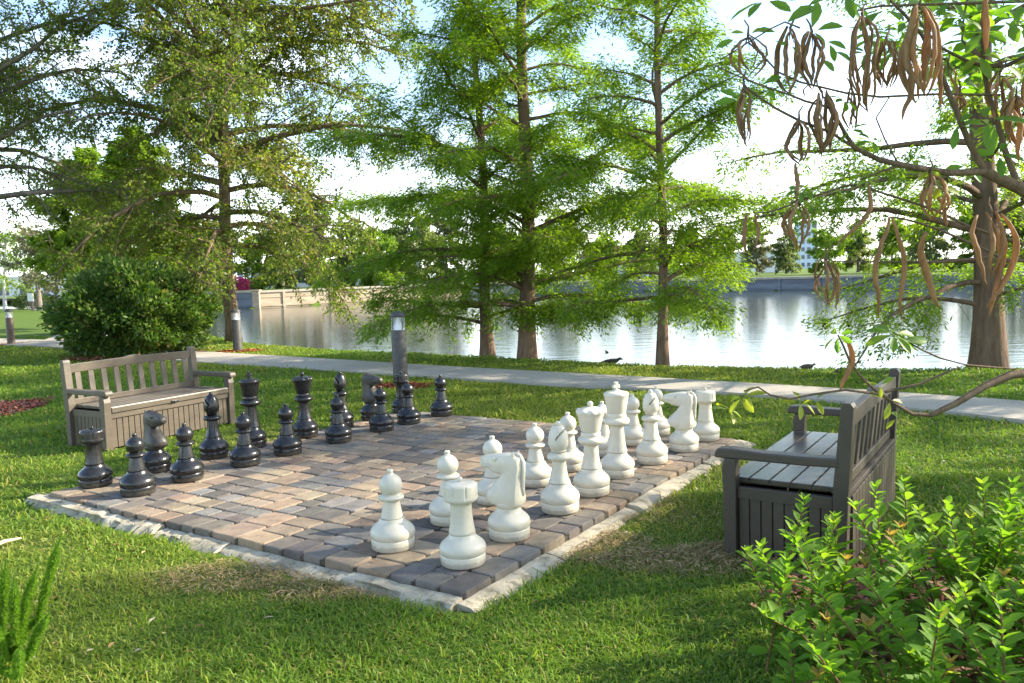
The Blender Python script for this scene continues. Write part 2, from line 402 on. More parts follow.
# seawalls
def wall_run(name,p,q,z0,z1,mat_,label,cat='seawall',post=4.5,th=.5,rail=True):
    P=Vector((p[0],p[1],0)); Q=Vector((q[0],q[1],0)); d=(Q-P); L=d.length; a=math.atan2(d.y,d.x)
    root=empty(name,(P.x,P.y,0),a); tag(root,label,cat,'seawalls on the far shore')
    mb=MB(); mb.box((L/2,-.02,(z0+z1)/2-.1),(L,th,z1-z0-.2)); 
    k=post/2
    while k<L:
        mb.box((k,-.30,(z0+z1)/2-.08),(.22,.16,z1-z0-.16)); k+=post
    mb.box((L/2,-.29,WATER+.18),(L,.1,.12)); mb.box((L/2,-.29,(WATER+z1)/2+.15),(L,.05,.06))
    mb.build('wall_face',mat_,root)
    mb=MB(); mb.box((L/2,-.03,z1-.1),(L,th+.22,.18)); mb.build('coping',M['coping'],root)
    return root
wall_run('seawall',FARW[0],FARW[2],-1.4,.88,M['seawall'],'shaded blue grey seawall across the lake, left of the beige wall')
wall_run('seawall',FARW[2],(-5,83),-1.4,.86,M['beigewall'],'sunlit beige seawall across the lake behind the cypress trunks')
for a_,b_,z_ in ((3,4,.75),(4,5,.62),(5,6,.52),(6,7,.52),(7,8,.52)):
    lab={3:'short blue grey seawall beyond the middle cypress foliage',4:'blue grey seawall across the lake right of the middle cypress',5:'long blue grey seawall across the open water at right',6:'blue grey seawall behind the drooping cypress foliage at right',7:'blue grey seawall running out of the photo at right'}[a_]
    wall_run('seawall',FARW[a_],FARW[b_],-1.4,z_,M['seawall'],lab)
mb=MB(); mb.box((0,0,0),(.6,.6,2.2)); mb.box((0,0,1.12),(.75,.75,.12))
o=mb.build('seawall_pier',M['beigewall'],None,bevel=.03); o.location=(-21.7,69.3,-.25); tag(o,'pale square pier at the corner of the two seawalls','pier')

# ------------------------------------------------------------------ paths
def strip(name,left,right,z,mat_,edge=.10):
    mb=MB(); n=len(left)
    def zz(p): return float(ground_z(p[0],p[1]))
    left=np.array(left); right=np.array(right); step=3; vs=[]; fs=[]
    for k0 in range(0,n-1,step):
        k1=min(k0+step,n-1); m0=len(vs); dz=random.uniform(-.004,.004)
        for k in range(k0,k1+1):
            a,b=left[k],right[k]
            if k==k1 and k1<n-1:
                sg=np.hypot(*(left[k]-left[k-1])); f_=.018/max(sg,.05); a=a+(left[k-1]-a)*f_; b=b+(right[k-1]-b)*f_
            vs+=[(a[0],a[1],LAWN+z-.12),(a[0],a[1],LAWN+z+dz),(b[0],b[1],LAWN+z+dz),(b[0],b[1],LAWN+z-.12)]
        m=k1-k0
        for k in range(m):
            for q in range(3): fs.append((m0+4*k+q,m0+4*k+q+1,m0+4*k+q+5,m0+4*k+q+4))
        fs.append((m0,m0+3,m0+2,m0+1)); fs.append((m0+4*m,m0+4*m+1,m0+4*m+2,m0+4*m+3))
    mb.add(vs,fs); return tag(mb.build(name,mat_),kind='structure')
pn=[(9.5,-1.0),(6.9,2.6)]+[tuple(gnd(px,py,-.03)[:2]) for px,py in ((1024,421),(880,404),(740,393),(600,388),(470,380.5),(330,370.5),(210,364))]+[(-8.6,17.4),(-11.2,20.3),(-15.5,23.2),(-24,27.5),(-45,34)]
pf=[(10.9,-.3),(8.2,3.4)]+[tuple(gnd(px,py,-.03)[:2]) for px,py in ((1024,401),(900,393.5),(800,387),(600,376),(470,369),(300,358),(210,352.5))]+[(-9.3,19.2),(-12.2,22.6),(-16.2,25.4),(-24.5,30),(-45,37)]
def resample(P,n=60):
    P=np.array(P); d=np.r_[0,np.cumsum(np.hypot(*np.diff(P,axis=0).T))]; t=np.linspace(0,d[-1],n)
    Q=np.c_[np.interp(t,d,P[:,0]),np.interp(t,d,P[:,1])]
    for _ in range(2): Q[1:-1]=.25*Q[:-2]+.5*Q[1:-1]+.25*Q[2:]
    return Q
PN,PF=resample(pn),resample(pf)
strip('path',PF,PN,.045,M['path'])
PATHPOLY=np.r_[PN,PF[::-1]]
k0=resample([(-11.4,22.6),(-14.5,30),(-20,40),(-29,56),(-40,70)],30); k1=resample([(-13.4,23.0),(-16.6,30.6),(-22.4,41),(-31.5,57),(-43,71)],30)
strip('side_path',k0,k1,.04,M['path'])
r0=resample([(-28,58),(-45,73),(-75,92),(-130,120)],30); r1=resample([(-30,62),(-46,79),(-76,99),(-131,128)],30)
strip('road',r1,r0,.022,M['road'])
SIDE=np.r_[k0,k1[::-1]]

# ------------------------------------------------------------------ patio
PI0,PI1,PJ0,PJ1=-.63,7.2,-.50,7.24
def gu(a,b,n): return [a+(b-a)*k/n for k in range(n+1)]
tan=[(.265,.20,.135),(.235,.178,.12),(.285,.225,.158),(.215,.16,.115),(.25,.195,.14)]
gry=[(.145,.132,.115),(.112,.102,.09),(.168,.156,.141),(.155,.137,.116),(.182,.172,.157)]
PV=[];PFc=[];PC=[]
def paver(i0,i1,j0,j1,c):
    g=.007
    cs=[(i0+g,j0+g),(i1-g,j0+g),(i1-g,j1-g),(i0+g,j1-g)]
    cs=[(a+random.uniform(-.008,.008),b+random.uniform(-.008,.008)) for a,b in cs]
    mi=sum(a for a,b in cs)/4; mj=sum(b for a,b in cs)/4
    tz=random.uniform(-.004,.002); tx,ty=random.uniform(-.004,.004),random.uniform(-.004,.004)
    # round the corners: 8-gon rings
    ring=[]
    for k in range(4):
        p=cs[k]; q=cs[(k+1)%4]; r=.07
        l=sqrt((q[0]-p[0])**2+(q[1]-p[1])**2); t=min(.3,.035/l)
        ring.append((p[0]+(q[0]-p[0])*t,p[1]+(q[1]-p[1])*t)); ring.append((p[0]+(q[0]-p[0])*(1-t),p[1]+(q[1]-p[1])*(1-t)))
    n0=len(PV); N=8
    def put(sc_,z,dark=1.0):
        for a,b in ring:
            da,db=a-mi,b-mj; l=sqrt(da*da+db*db)
            aa,bb=mi+da*(1-sc_/l),mj+db*(1-sc_/l)
            x,y=bd(aa,bb); PV.append((x,y,z+tx*da+ty*db)); PC.append((*c,1))
    put(0,-.075); put(0,-.009+tz); put(.006,-.003+tz); put(.020,0+tz)
    for lev in range(3):
        for k in range(N):
            PFc.append((n0+lev*N+k,n0+lev*N+(k+1)%N,n0+(lev+1)*N+(k+1)%N,n0+(lev+1)*N+k))
    b=n0+3*N
    PFc.append((b,b+1,b+2,b+3)); PFc.append((b,b+3,b+4,b+7)); PFc.append((b+4,b+5,b+6,b+7))
def jit(c):
    k=random.uniform(.78,1.22); return tuple(min(1,x*k*random.uniform(.97,1.03)) for x in c)
si=gu(PI0,PI1,8); sj=gu(PJ0,PJ1,8)
for a in range(8):
    for b in range(8):
        pal=gry if (a+b)%2==0 else tan
        along=random.random()<.5
        cs_=random.choice([[0,.5,1],[0,1/3,2/3,1],[0,1/3,2/3,1],[0,.4,.7,1],[0,.33,.66,1]])
        for s0,s1 in zip(cs_[:-1],cs_[1:]):
            nsp=random.choice([2,2,3,3,2]); cuts=[0]+sorted([ (k+random.choice([-.07,0,0,.07]))/nsp for k in range(1,nsp)])+[1]
            for u0,u1 in zip(cuts[:-1],cuts[1:]):
                c=random.choice(pal)
                if random.random()<.06: c=random.choice(tan+gry)
                c=jit(c)
                if along: q=(u0,u1,s0,s1)
                else: q=(s0,s1,u0,u1)
                paver(si[a]+(si[a+1]-si[a])*q[0],si[a]+(si[a+1]-si[a])*q[1],sj[b]+(sj[b+1]-sj[b])*q[2],sj[b]+(sj[b+1]-sj[b])*q[3],c)
patio=empty('patio',(0,0,0)); tag(patio,kind='structure')
o=np_obj('pavers',np.array(PV),np.array(PFc),M['paver'],patio,col=np.array(PC)); tag(o,kind='structure')
mb=MB(); cs=[bd(PI0+.02,PJ0+.02),bd(PI1-.02,PJ0+.02),bd(PI1-.02,PJ1-.02),bd(PI0+.02,PJ1-.02)]
mb.add([(x,y,-.016) for x,y in cs]+[(x,y,-.2) for x,y in cs],[(0,1,2,3),(0,4,5,1),(1,5,6,2),(2,6,7,3),(3,7,4,0)])
tag(mb.build('joint_sand',M['joint'],patio),kind='structure')
# concrete edging: broken, sloping haunch along all four sides
mb=MB()
def edge_seg(p0,p1,o,w0,w1,zi):
    # p0,p1 board coords along the paver edge; o outward unit in board coords
    n=9; rows=[]
    for k in range(n+1):
        t=k/n; a=p0[0]+(p1[0]-p0[0])*t; b=p0[1]+(p1[1]-p0[1])*t
        w=(w0+(w1-w0)*t)+random.uniform(-.10,.06)
        e=.02 if k in (0,n) else 0
        prof=[(-.05,zi-.06),(.005,zi+random.uniform(-.004,.004)),(.15,zi-.006+random.uniform(-.006,.006)),(w*.62,zi-.022+random.uniform(-.008,.008)),(w*.93,zi-.047-e),(w,LAWN-.055),(w+.03,-.25)]
        row=[]
        for d,z in prof:
            x,y=bd(a+o[0]*d,b+o[1]*d); row.append((x,y,z))
        rows.append(row)
    m=len(rows[0]); vs=[p for r in rows for p in r]; fs=[]
    for k in range(n):
        for q in range(m-1): fs.append((k*m+q,(k+1)*m+q,(k+1)*m+q+1,k*m+q+1))
    fs.append(tuple(range(m))); fs.append(tuple(n*m+q for q in range(m-1,-1,-1)))
    mb.add(vs,fs)
def edge_line(p0,p1,o,w=.48):
    L=sqrt((p1[0]-p0[0])**2+(p1[1]-p0[1])**2); t=0
    while t<L-.05:
        l=random.choice([.5,.8,1.1,1.6,2.0]); 
        if L-t-l<.5: l=L-t
        g=random.choice([.02,.035,.07])
        f0,f1=t/L,(t+l-g)/L
        ww=w*random.uniform(.85,1.2)
        edge_seg((p0[0]+(p1[0]-p0[0])*f0,p0[1]+(p1[1]-p0[1])*f0),(p0[0]+(p1[0]-p0[0])*f1,p0[1]+(p1[1]-p0[1])*f1),o,ww*random.uniform(.92,1.08),ww,-.028+random.uniform(-.014,.008)); t+=l
edge_line((PI0,PJ1+.3),(PI0,PJ0-.05),(-1,0),.31); edge_line((PI0-.1,PJ0),(PI1+.2,PJ0),(0,-1),.33)
edge_line((PI1,PJ0-.1),(PI1,PJ1+.2),(1,0),.12); edge_line((PI1+.1,PJ1),(PI0-.1,PJ1),(0,1),.12)
o=mb.build('concrete_edging',M['concrete'],patio,smooth=True,angle=40); tag(o,kind='structure')

# ------------------------------------------------------------------ chess pieces
def lathe_obj(name,prof,mat_,parent,n=40,mod=None,sharp=50):
    mb=MB(); mb.lathe(prof,n,mod=mod); return mb.build(name,mat_,parent,smooth=True,angle=sharp)
def rnd(prof,k=1):  # soften a measured profile
    return prof
def base_prof(r,h):   # shared foot: band, groove, bulge, shoulder; h = height of the seam
    return [(r*.90,0),(r*.94,.004),(r*.955,.010),(r*.96,h*.30),(r*.945,h*.335),(r*.93,h*.35),(r*.955,h*.38),(r*.985,h*.43),(r,h*.50),(r*.995,h*.56),(r*.965,h*.63),(r*.90,h*.70),(r*.80,h*.77),(r*.70,h*.83),(r*.62,h*.88),(r*.585,h*.93),(r*.57,h*.965),(r*.55,h)]
def arc(r,zc,R,z0,z1,n=10):
    out_=[]
    for k in range(n+1):
        z=z0+(z1-z0)*k/n; t=max(0,1-((z-zc)/R)**2); out_.append((max(r*sqrt(t),.002),z))
    return out_
def knob(zc,r,H):
    return arc(r,zc,r,zc-r*.86,min(zc+r*.995,H),9)
def collar(r,z0,z1,rin0,rin1):
    zc=(z0+z1)/2; h=(z1-z0)/2
    return [(rin0,z0-.004),(rin0+(r-rin0)*.25,z0)]+[(rin0+(r-rin0)*.25+(r-rin0)*.75*sqrt(max(0,1-((k/4)-1)**2)) ,z0+ (zc-z0)*k/4) for k in range(1,5)]+[(rin1+(r-rin1)*sqrt(max(0,1-(k/4)**2)),zc+h*k/4) for k in range(1,4)]+[(rin1,z1+.003)]
def make_piece(kind,mt):
    root=empty(kind)
    if kind=='pawn':
        H=.413; r=.118
        lathe_obj('base',base_prof(r,.158),mt,root)
        lathe_obj('stem',[(.054,.159),(.057,.162),(.056,.172),(.049,.205),(.043,.24),(.041,.249)]+collar(.067,.253,.281,.041,.042)+[(.040,.288)],mt,root)
        lathe_obj('head',[(.038,.2885)]+arc(.061,.330,.061,.290,.386,14)+[(.016,.391),(.014,.395)]+knob(.404,.0165,H),mt,root)
    elif kind=='rook':
        H=.430; r=.116
        lathe_obj('base',base_prof(r,.150),mt,root)
        lathe_obj('stem',[(.063,.151),(.066,.155),(.064,.165),(.058,.20),(.053,.25),(.0515,.29),(.054,.302),(.066,.312)],mt,root)
        def cren(k,rr,z,th):
            if .335<z<.395 and abs(((th/(2*pi)*8)%1)-.5)<.07: return rr-.005,z
            return rr,z
        lathe_obj('turret',[(.060,.308),(.078,.314),(.084,.322),(.085,.332),(.0845,.336),(.0835,.345),(.0835,.385),(.0825,.393),(.078,.399),(.055,.404),(.022,.407),(.018,.409)]+knob(.418,.013,H),mt,root,n=96,mod=cren)
    elif kind=='knight':
        r=.115
        lathe_obj('base',base_prof(r,.165),mt,root)
        mb=MB(); mb.lathe([(.062,.164),(.068,.169),(.072,.178),(.074,.19),(.07,.197)],32)
        secs=[((.098,.188),(-.085,.186),.076),((.124,.210),(-.094,.204),.080),((.126,.236),(-.092,.235),.076),((.095,.272),(-.086,.285),.064),((.052,.312),(-.085,.335),.054),((.034,.334),(-.092,.395),.051),((.030,.345),(-.084,.440),.051),((.050,.342),(-.040,.460),.052),((.080,.350),(.02,.456),.048),((.110,.362),(.08,.446),.040),((.138,.368),(.125,.438),.035),((.156,.378),(.150,.430),.030),((.164,.392),(.161,.416),.020)]
        rings=[]
        for (fx,fz),(bx,bz),w in secs:
            cx,cz=(fx+bx)/2,(fz+bz)/2; dx,dz=(fx-bx)/2,(fz-bz)/2; ring=[]
            for q in range(16):
                th=2*pi*q/16; c_,s_=cos(th),sin(th)
                k_=(abs(c_)**3.2+abs(s_)**3.2)**(-1/3.2)
                ring.append((cx+dx*c_*k_,w*s_*k_,cz+dz*c_*k_))
            rings.append([(x_,y_*.88,z_) for x_,y_,z_ in ring[::-1]])
        mb.loft(rings)
        for sgn in (-1,1):   # ears
            mb.loft([[( -.045+ .014*cos(a),sgn*.024+.012*sin(a),.440) for a in [2*pi*q/8 for q in range(8)]],[(-.050+.009*cos(a),sgn*.028+.008*sin(a),.458) for a in [2*pi*q/8 for q in range(8)]],[(-.054+.002*cos(a),sgn*.029+.002*sin(a),.470) for a in [2*pi*q/8 for q in range(8)]]])
            mb.ball((.055,sgn*.042,.425),.011,8); mb.ball((.154,sgn*.024,.416),.006,8)
            mb.tube([(.155,sgn*.026,.392),(.12,sgn*.039,.388),(.085,sgn*.047,.392)],[.003,.005,.003],6)
        mb.build('horse_head',mt,root,smooth=True,angle=38)
        mb=MB()
        mz=[(-.030,.463),(-.075,.452),(-.095,.415),(-.094,.37),(-.090,.32),(-.089,.27),(-.092,.235)]
        mb.tube([(x-.002,0,z) for x,z in mz],[.006,.011,.013,.013,.012,.011,.006],8,flat=.8)
        mb.build('mane',mt,root,smooth=True)
    elif kind=='bishop':
        H=.538; r=.117
        lathe_obj('base',base_prof(r,.168),mt,root)
        lathe_obj('stem',[(.060,.169),(.064,.173),(.063,.183),(.053,.20),(.046,.25),(.042,.295),(.041,.303)]+collar(.070,.306,.345,.041,.042)+[(.038,.352)],mt,root)
        P=[(.036,.3525),(.047,.362)]
        for k in range(22):
            t=k/21; z=.366+t*.144; rr=.060*sqrt(max(0,1-((z-.413)/ (.062 if z<.413 else .115))**2)); P.append((max(rr,.012),z))
        P+=[(.011,.512)]+knob(.522,.017,H)
        def slit(k,rr,z,th):
            if .37<z<.508:
                x=rr*cos(th); d=(z-.462)-(x-.02)*1.15
                if x>-.005 and abs(d)<.0065: return max(rr-.020,.004),z
            return rr,z
        # fine rings for the cut
        Q=[]
        for a,b in zip(P[:-1],P[1:]):
            m_=4 if .39<a[1]<.50 else 1
            for q in range(m_): Q.append((a[0]+(b[0]-a[0])*q/m_,a[1]+(b[1]-a[1])*q/m_))
        Q.append(P[-1])
        lathe_obj('mitre',Q,mt,root,n=64,mod=slit,sharp=60)
    elif kind=='queen':
        H=.592; r=.117
        lathe_obj('base',base_prof(r,.165),mt,root)
        lathe_obj('stem',[(.062,.166),(.066,.170),(.064,.182),(.056,.20),(.049,.25),(.0455,.30),(.046,.318)]+collar(.083,.322,.368,.048,.062)+[(.064,.38),(.062,.392),(.060,.398)],mt,root)
        def wav(k,rr,z,th):
            if .50<z<.548 and rr>.07: return rr*(1+.035*cos(9*th)),z+.004*cos(9*th)
            return rr,z
        lathe_obj('crown',[(.057,.399),(.061,.41),(.068,.44),(.077,.48),(.083,.505),(.088,.515),(.092,.523),(.091,.532),(.085,.540),(.078,.541),(.066,.546),(.048,.553),(.026,.558),(.020,.560)]+knob(.575,.0195,H),mt,root,n=72,mod=wav)
    elif kind=='king':
        H=.65; r=.118
        lathe_obj('base',base_prof(r,.168),mt,root)
        lathe_obj('stem',[(.064,.169),(.069,.174),(.067,.186),(.060,.21),(.053,.27),(.048,.33),(.047,.352)]+collar(.088,.356,.408,.05,.065)+[(.068,.418),(.066,.432),(.064,.44)],mt,root)
        lathe_obj('crown',[(.062,.441),(.066,.452),(.072,.49),(.080,.535),(.084,.556),(.087,.562),(.087,.572),(.082,.580),(.060,.586),(.032,.590),(.026,.596),(.022,.600)],mt,root)
        mb=MB(); 
        mb.prism([(-.010,.598),(.010,.598),(.009,.612),(.026,.608),(.026,.634),(.010,.631),(.014,.652),(-.014,.652),(-.010,.631),(-.026,.634),(-.026,.608),(-.009,.612)],-.012,.012)
        mb.build('cross',mt,root,bevel=.003)
    return root
def dup(root):
    r=root.copy(); COL.objects.link(r)
    for ch in list(root.children):
        c=ch.copy(); COL.objects.link(c); c.parent=r; c.matrix_parent_inverse=ch.matrix_parent_inverse
        for g in list(ch.children):
            d=g.copy(); COL.objects.link(d); d.parent=c; d.matrix_parent_inverse=g.matrix_parent_inverse
    return r
POS={'b':[('rook',-3.029,5.730),('knight',-2.763,6.114),('bishop',-2.470,6.538),('king',-2.274,6.922),('queen',-1.912,7.297),('bishop',-1.667,7.725),('knight',-1.442,8.088),('rook',-1.187,8.496),
 ('pawn',-2.596,5.453),('pawn',-2.396,5.801),('pawn',-2.113,6.227),('pawn',-1.878,6.578),('pawn',-1.550,7.025),('pawn',-1.244,7.472),('pawn',-1.030,7.801),('pawn',-.745,8.203)],
 'w':[('rook',-.276,3.881),('knight',-.049,4.253),('bishop',.253,4.708),('queen',.476,5.057),('king',.696,5.480),('bishop',.999,5.848),('knight',1.312,6.209),('rook',1.571,6.585),
 ('pawn',-.660,4.152),('pawn',-.393,4.563),('pawn',-.144,4.949),('pawn',.130,5.331),('pawn',.380,5.718),('pawn',.674,6.156),('pawn',.954,6.494),('pawn',1.219,6.870)]}
LB=['black rook on the patio corner nearest the slatted bench front','dark knight standing before the bench seat, between rook and bishop','black bishop with slit mitre before the right end of the bench','tall black king with a cross on its crown','black queen with a round knob on a flared crown','black bishop partly behind a pawn, between queen and worn knight','worn greyish black knight just left of the bollard lamp','black rook standing right in front of the bollard lamp',
 'black pawn in the patio corner beside the corner rook, nearest of the black pawns','black pawn in front of the gap between knight and bishop','black pawn just in front of the tall king','black pawn between the black king and the black queen','black pawn standing in front of the far black bishop','black pawn in front of the worn knight beside the lamp','black pawn covering the foot of the rook by the lamp','black pawn alone at the far end of the black row']
LW=['white rook on the near patio corner, closest piece of all','white knight beside the near corner rook, head turned to the black pieces','white bishop between the near knight and the queen','white queen with a wavy crown rim and knob','white king, tallest of the white pieces','white bishop between the king and the far knight','white knight beside the far corner rook near the dark bench','white rook at the far right patio corner',
 'white pawn nearest the patio edge, alone left of the corner rook','white pawn partly hidden behind the near corner rook','white pawn peeking out behind the near white knight','white pawn standing clear between the near knight and near bishop','white pawn between the near bishop and the queen','white pawn almost hidden behind the queen and king','white pawn seen between the king and the far bishop','white pawn peeking out behind the far bishop']
protos={}
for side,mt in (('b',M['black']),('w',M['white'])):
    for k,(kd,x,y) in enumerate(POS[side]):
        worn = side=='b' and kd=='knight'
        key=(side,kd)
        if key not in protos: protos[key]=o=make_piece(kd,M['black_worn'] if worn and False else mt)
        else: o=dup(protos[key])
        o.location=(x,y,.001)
        face=math.atan2(EY[1],EY[0])+(pi if side=='b' else 0)
        o.rotation_euler=(random.uniform(-.006,.006),random.uniform(-.006,.006),face+ (random.uniform(-.12,.12) if kd!='knight' else random.uniform(-.08,.08)))
        if kd=='bishop': o.rotation_euler.z = (pi*1.0 if side=='b' else -.3)
        if kd=='king': o.rotation_euler.z=face+(pi/2-.5 if side=='w' else .2)
        if kd=='rook' : o.rotation_euler.z=random.uniform(0,1)
        tag(o,(LB if side=='b' else LW)[k],'chess piece','black chess pieces' if side=='b' else 'white chess pieces')
# the two black knights are weathered to grey-brown
for o in list(COL.objects):
    if o.name.startswith('knight') and o.get('group')=='black chess pieces':
        for ch in o.children:
            if ch.name.startswith(('horse','mane')): 
                if o.location.x>-2: 
                    ch.data=ch.data.copy(); ch.data.materials[0]=M['black_worn']
                elif ch.name.startswith('horse'):
                    ch.data=ch.data.copy(); ch.data.materials[0]=M['black_worn']

# ------------------------------------------------------------------ benches
W_,D_=1.46,.58
def make_bench(mt,label):
    root=empty('storage_bench'); tag(root,label,'bench')
    def part(name,f,bev=.004,parent=root,m=mt):
        mb=MB(); f(mb); return mb.build(name,m,parent,bevel=bev)
    for u in (.035,W_-.035):
        part('leg',lambda mb,u=u: mb.prism([(.0,0),(.062,0),(.062,.50),(.004,.50),(-.010,.44),(-.004,.36)],u-.035,u+.035,'x'))
        part('leg',lambda mb,u=u: mb.prism([(D_-.060,0),(D_,0),(D_+.012,.40),(D_+.035,.795),(D_+.022,.812),(D_-.012,.812),(D_-.022,.79),(D_-.058,.40)],u-.035,u+.035,'x'))
        part('armrest',lambda mb,u=u: mb.prism([(-.045,.500),(-.045,.528),(-.030,.548),(.05,.553),(.20,.545),(.40,.545),(D_-.03,.550),(D_-.03,.505),(.40,.500),(.20,.500),(.05,.5005)],u-.039,u+.039,'x'),.008)
    def grooves(mb,a0,a1,z0,z1,v,th,axis,n):
        w=(a1-a0)/n
        for k in range(n):
            c=a0+w*(k+.5)
            if axis=='u': mb.box((c,v,(z0+z1)/2),(w-.007,th,z1-z0))
            else: mb.box((v,c,(z0+z1)/2),(th,w-.007,z1-z0))
        if axis=='u': mb.box(((a0+a1)/2,v+.006*(1 if v<.3 else -1),(z0+z1)/2),(a1-a0,th*.5,z1-z0-.01))
        else: mb.box((v+.006*(1 if v<.3 else -1),(a0+a1)/2,(z0+z1)/2),(th*.5,a1-a0,z1-z0-.01))
    part('front_panel',lambda mb:(grooves(mb,.072,W_-.072,.02,.285,.035,.02,'u',22),mb.box((W_/2,.028,.320),(W_-.144,.036,.066))),.002)
    part('back_panel',lambda mb:(grooves(mb,.072,W_-.072,.02,.36,D_+.008,.02,'u',16),mb.box((W_/2,D_-.035,.375),(W_-.144,.09,.024))),.002)
    for u in (.045,W_-.045):
        part('side_panel',lambda mb,u=u:(grooves(mb,.064,D_-.062,.02,.295,u,.02,'v',8),mb.box((u,D_/2,.325),(.036,D_-.128,.058))),.002)
    def lid(mb):
        n=5; d=(D_-.07)/n
        for k in range(n): mb.box((W_/2,.005+d*(k+.5),.381),(W_-.148,d-.006,.026))
        mb.box((W_/2,.25,.372),(W_-.16,.47,.018)); mb.box((W_/2,.002,.365),(W_-.15,.016,.05))
    seat=part('seat',lid,.004,root,M['taupe_seat'] if mt==M['taupe'] else M['brown_seat'])
    part('latch',lambda mb:(mb.box((W_/2,-.012,.352),(.075,.012,.022)),mb.box((W_/2,-.020,.352),(.03,.012,.012))),.003,seat,M['dark'])
    def bk(mb):
        n=40; top=[];bot=[]
        for k in range(n+1):
            u=.072+(W_-.144)*k/n; t=abs(u-W_/2)
            h=.768+.013*(1-min(1,t/(W_/2-.07)))
            if t<.085: h+=.012*sm((.085-t)/.03)
            top.append((u,h)); bot.append((u,.690+.012*(1-min(1,t/(W_/2-.07)))))
        vb=D_-.002
        mb.prism((bot+top[::-1])[::-1],vb-.018,vb+.022)
        mb.box((W_/2,D_-.030,.420),(W_-.144,.035,.05))
        ns=10; w=(W_-.144)/ns
        for k in range(ns):
            u=.072+w*(k+.5)
            mb.prism([(D_-.040,.44),(D_-.022,.44),(D_+.004,.70),(D_-.012,.70)],u-.028,u+.028,'x')
    part('backrest',bk,.003)
    return root
b1=make_bench(M['taupe'],'weathered taupe slatted storage bench facing the black pieces'); b1.location=(-3.65,7.13,LAWN); b1.rotation_euler.z=1.05
a2=.988; W2=W_
b2=make_bench(M['brown'],'brown storage bench with shade in its colour behind the white pieces, back turned to the shrub')
b2.location=(1.04+cos(a2)*W2,4.0+sin(a2)*W2,LAWN); b2.rotation_euler.z=a2+pi

# ------------------------------------------------------------------ bollard lamps
def bollard(h,r,pm,label):
    root=empty('bollard_lamp'); tag(root,label,'lamp','bollard lamps along the path')
    mb=MB(); mb.lathe([(r*1.0,-.1),(r,h*.745),(r*.97,h*.755)],28); mb.build('post',pm,root,smooth=True,angle=40)
    mb=MB(); mb.lathe([(r*.93,h*.752),(r*.93,h*.93)],28); mb.build('lens',M['lens'],root,smooth=True,angle=40)
    mb=MB(); mb.lathe([(r*.85,h*.756),(r*.62,h*.80),(r*.25,h*.88),(r*.16,h*.925)],24); mb.build('reflector',M['reflector'],root,smooth=True,angle=40)
    mb=MB()
    for k in range(4):
        a=pi/4+k*pi/2; mb.box((r*.9*cos(a),r*.9*sin(a),h*.84),(.012,.012,h*.18))
    mb.build('lens_frame',M['cap'],root)
    mb=MB(); mb.lathe([(r*1.02,h*.925),(r*1.06,h*.935),(r*1.04,h*.955),(r*.85,h*.98),(r*.5,h*.995),(r*.15,h)],28); mb.build('cap',M['cap'],root,smooth=True,angle=50)
    return root
def put(o,p,rz=0,z=None): o.location=(p[0],p[1],float(ground_z(p[0],p[1])) if z is None else z); o.rotation_euler.z=rz; return o
pN=gnd(401,387.5); put(bollard(1.02,.098,M['post'],'grey bollard lamp with domed cap behind the black rook'),pN)
pM=gnd(238,352); put(bollard(.93,.095,M['post'],'bollard lamp in red mulch beside the oak trunk'),pM,.4)
pL=gnd(11.5,345); put(bollard(1.0,.10,M['postbrown'],'brown bollard lamp by the path left of the round bush'),pL,.8)

# sign
root=empty('lawn_sign'); tag(root,'small white notice on a black post on the far lawn','sign'); ps=gnd(33,311); put(root,ps,-.5)
mb=MB(); mb.box((0,0,.55),(.16,.16,1.2)); mb.build('post',M['dark'],root,bevel=.01)
mb=MB(); mb.box((0,-.11,1.05),(.72,.05,.62)); pnl=mb.build('panel',M['signwhite'],root,bevel=.01)

# ------------------------------------------------------------------ trees
def polyline(p0,d,L,n,curl=0,droop=0,jit_=.06):
    pts=[Vector(p0)]; d=Vector(d).normalized()
    for k in range(n):
        d=(d+Vector((random.uniform(-jit_,jit_),random.uniform(-jit_,jit_),random.uniform(-jit_,jit_)-droop/n))).normalized()
        pts.append(pts[-1]+d*(L/n))
    return pts
def lerp_poly(pts,t):
    x=t*(len(pts)-1); k=min(int(x),len(pts)-2); return pts[k].lerp(pts[k+1],x-k), (pts[k+1]-pts[k]).normalized()
def finish_leaves(name,P,D,L,W,mat_,root,N=None,rndv=None,fold=.0,wide=.5):
    P=np.array(P); D=np.array(D); V,F_=leaf_quads(P,D,np.array(L),np.array(W),N,fold,wide)
    if rndv is None: rndv=np.clip(np.random.normal(.5,.25,len(P)),0,1)
    return np_obj(name,V,F_,mat_,root,attr=np.repeat(rndv,4))
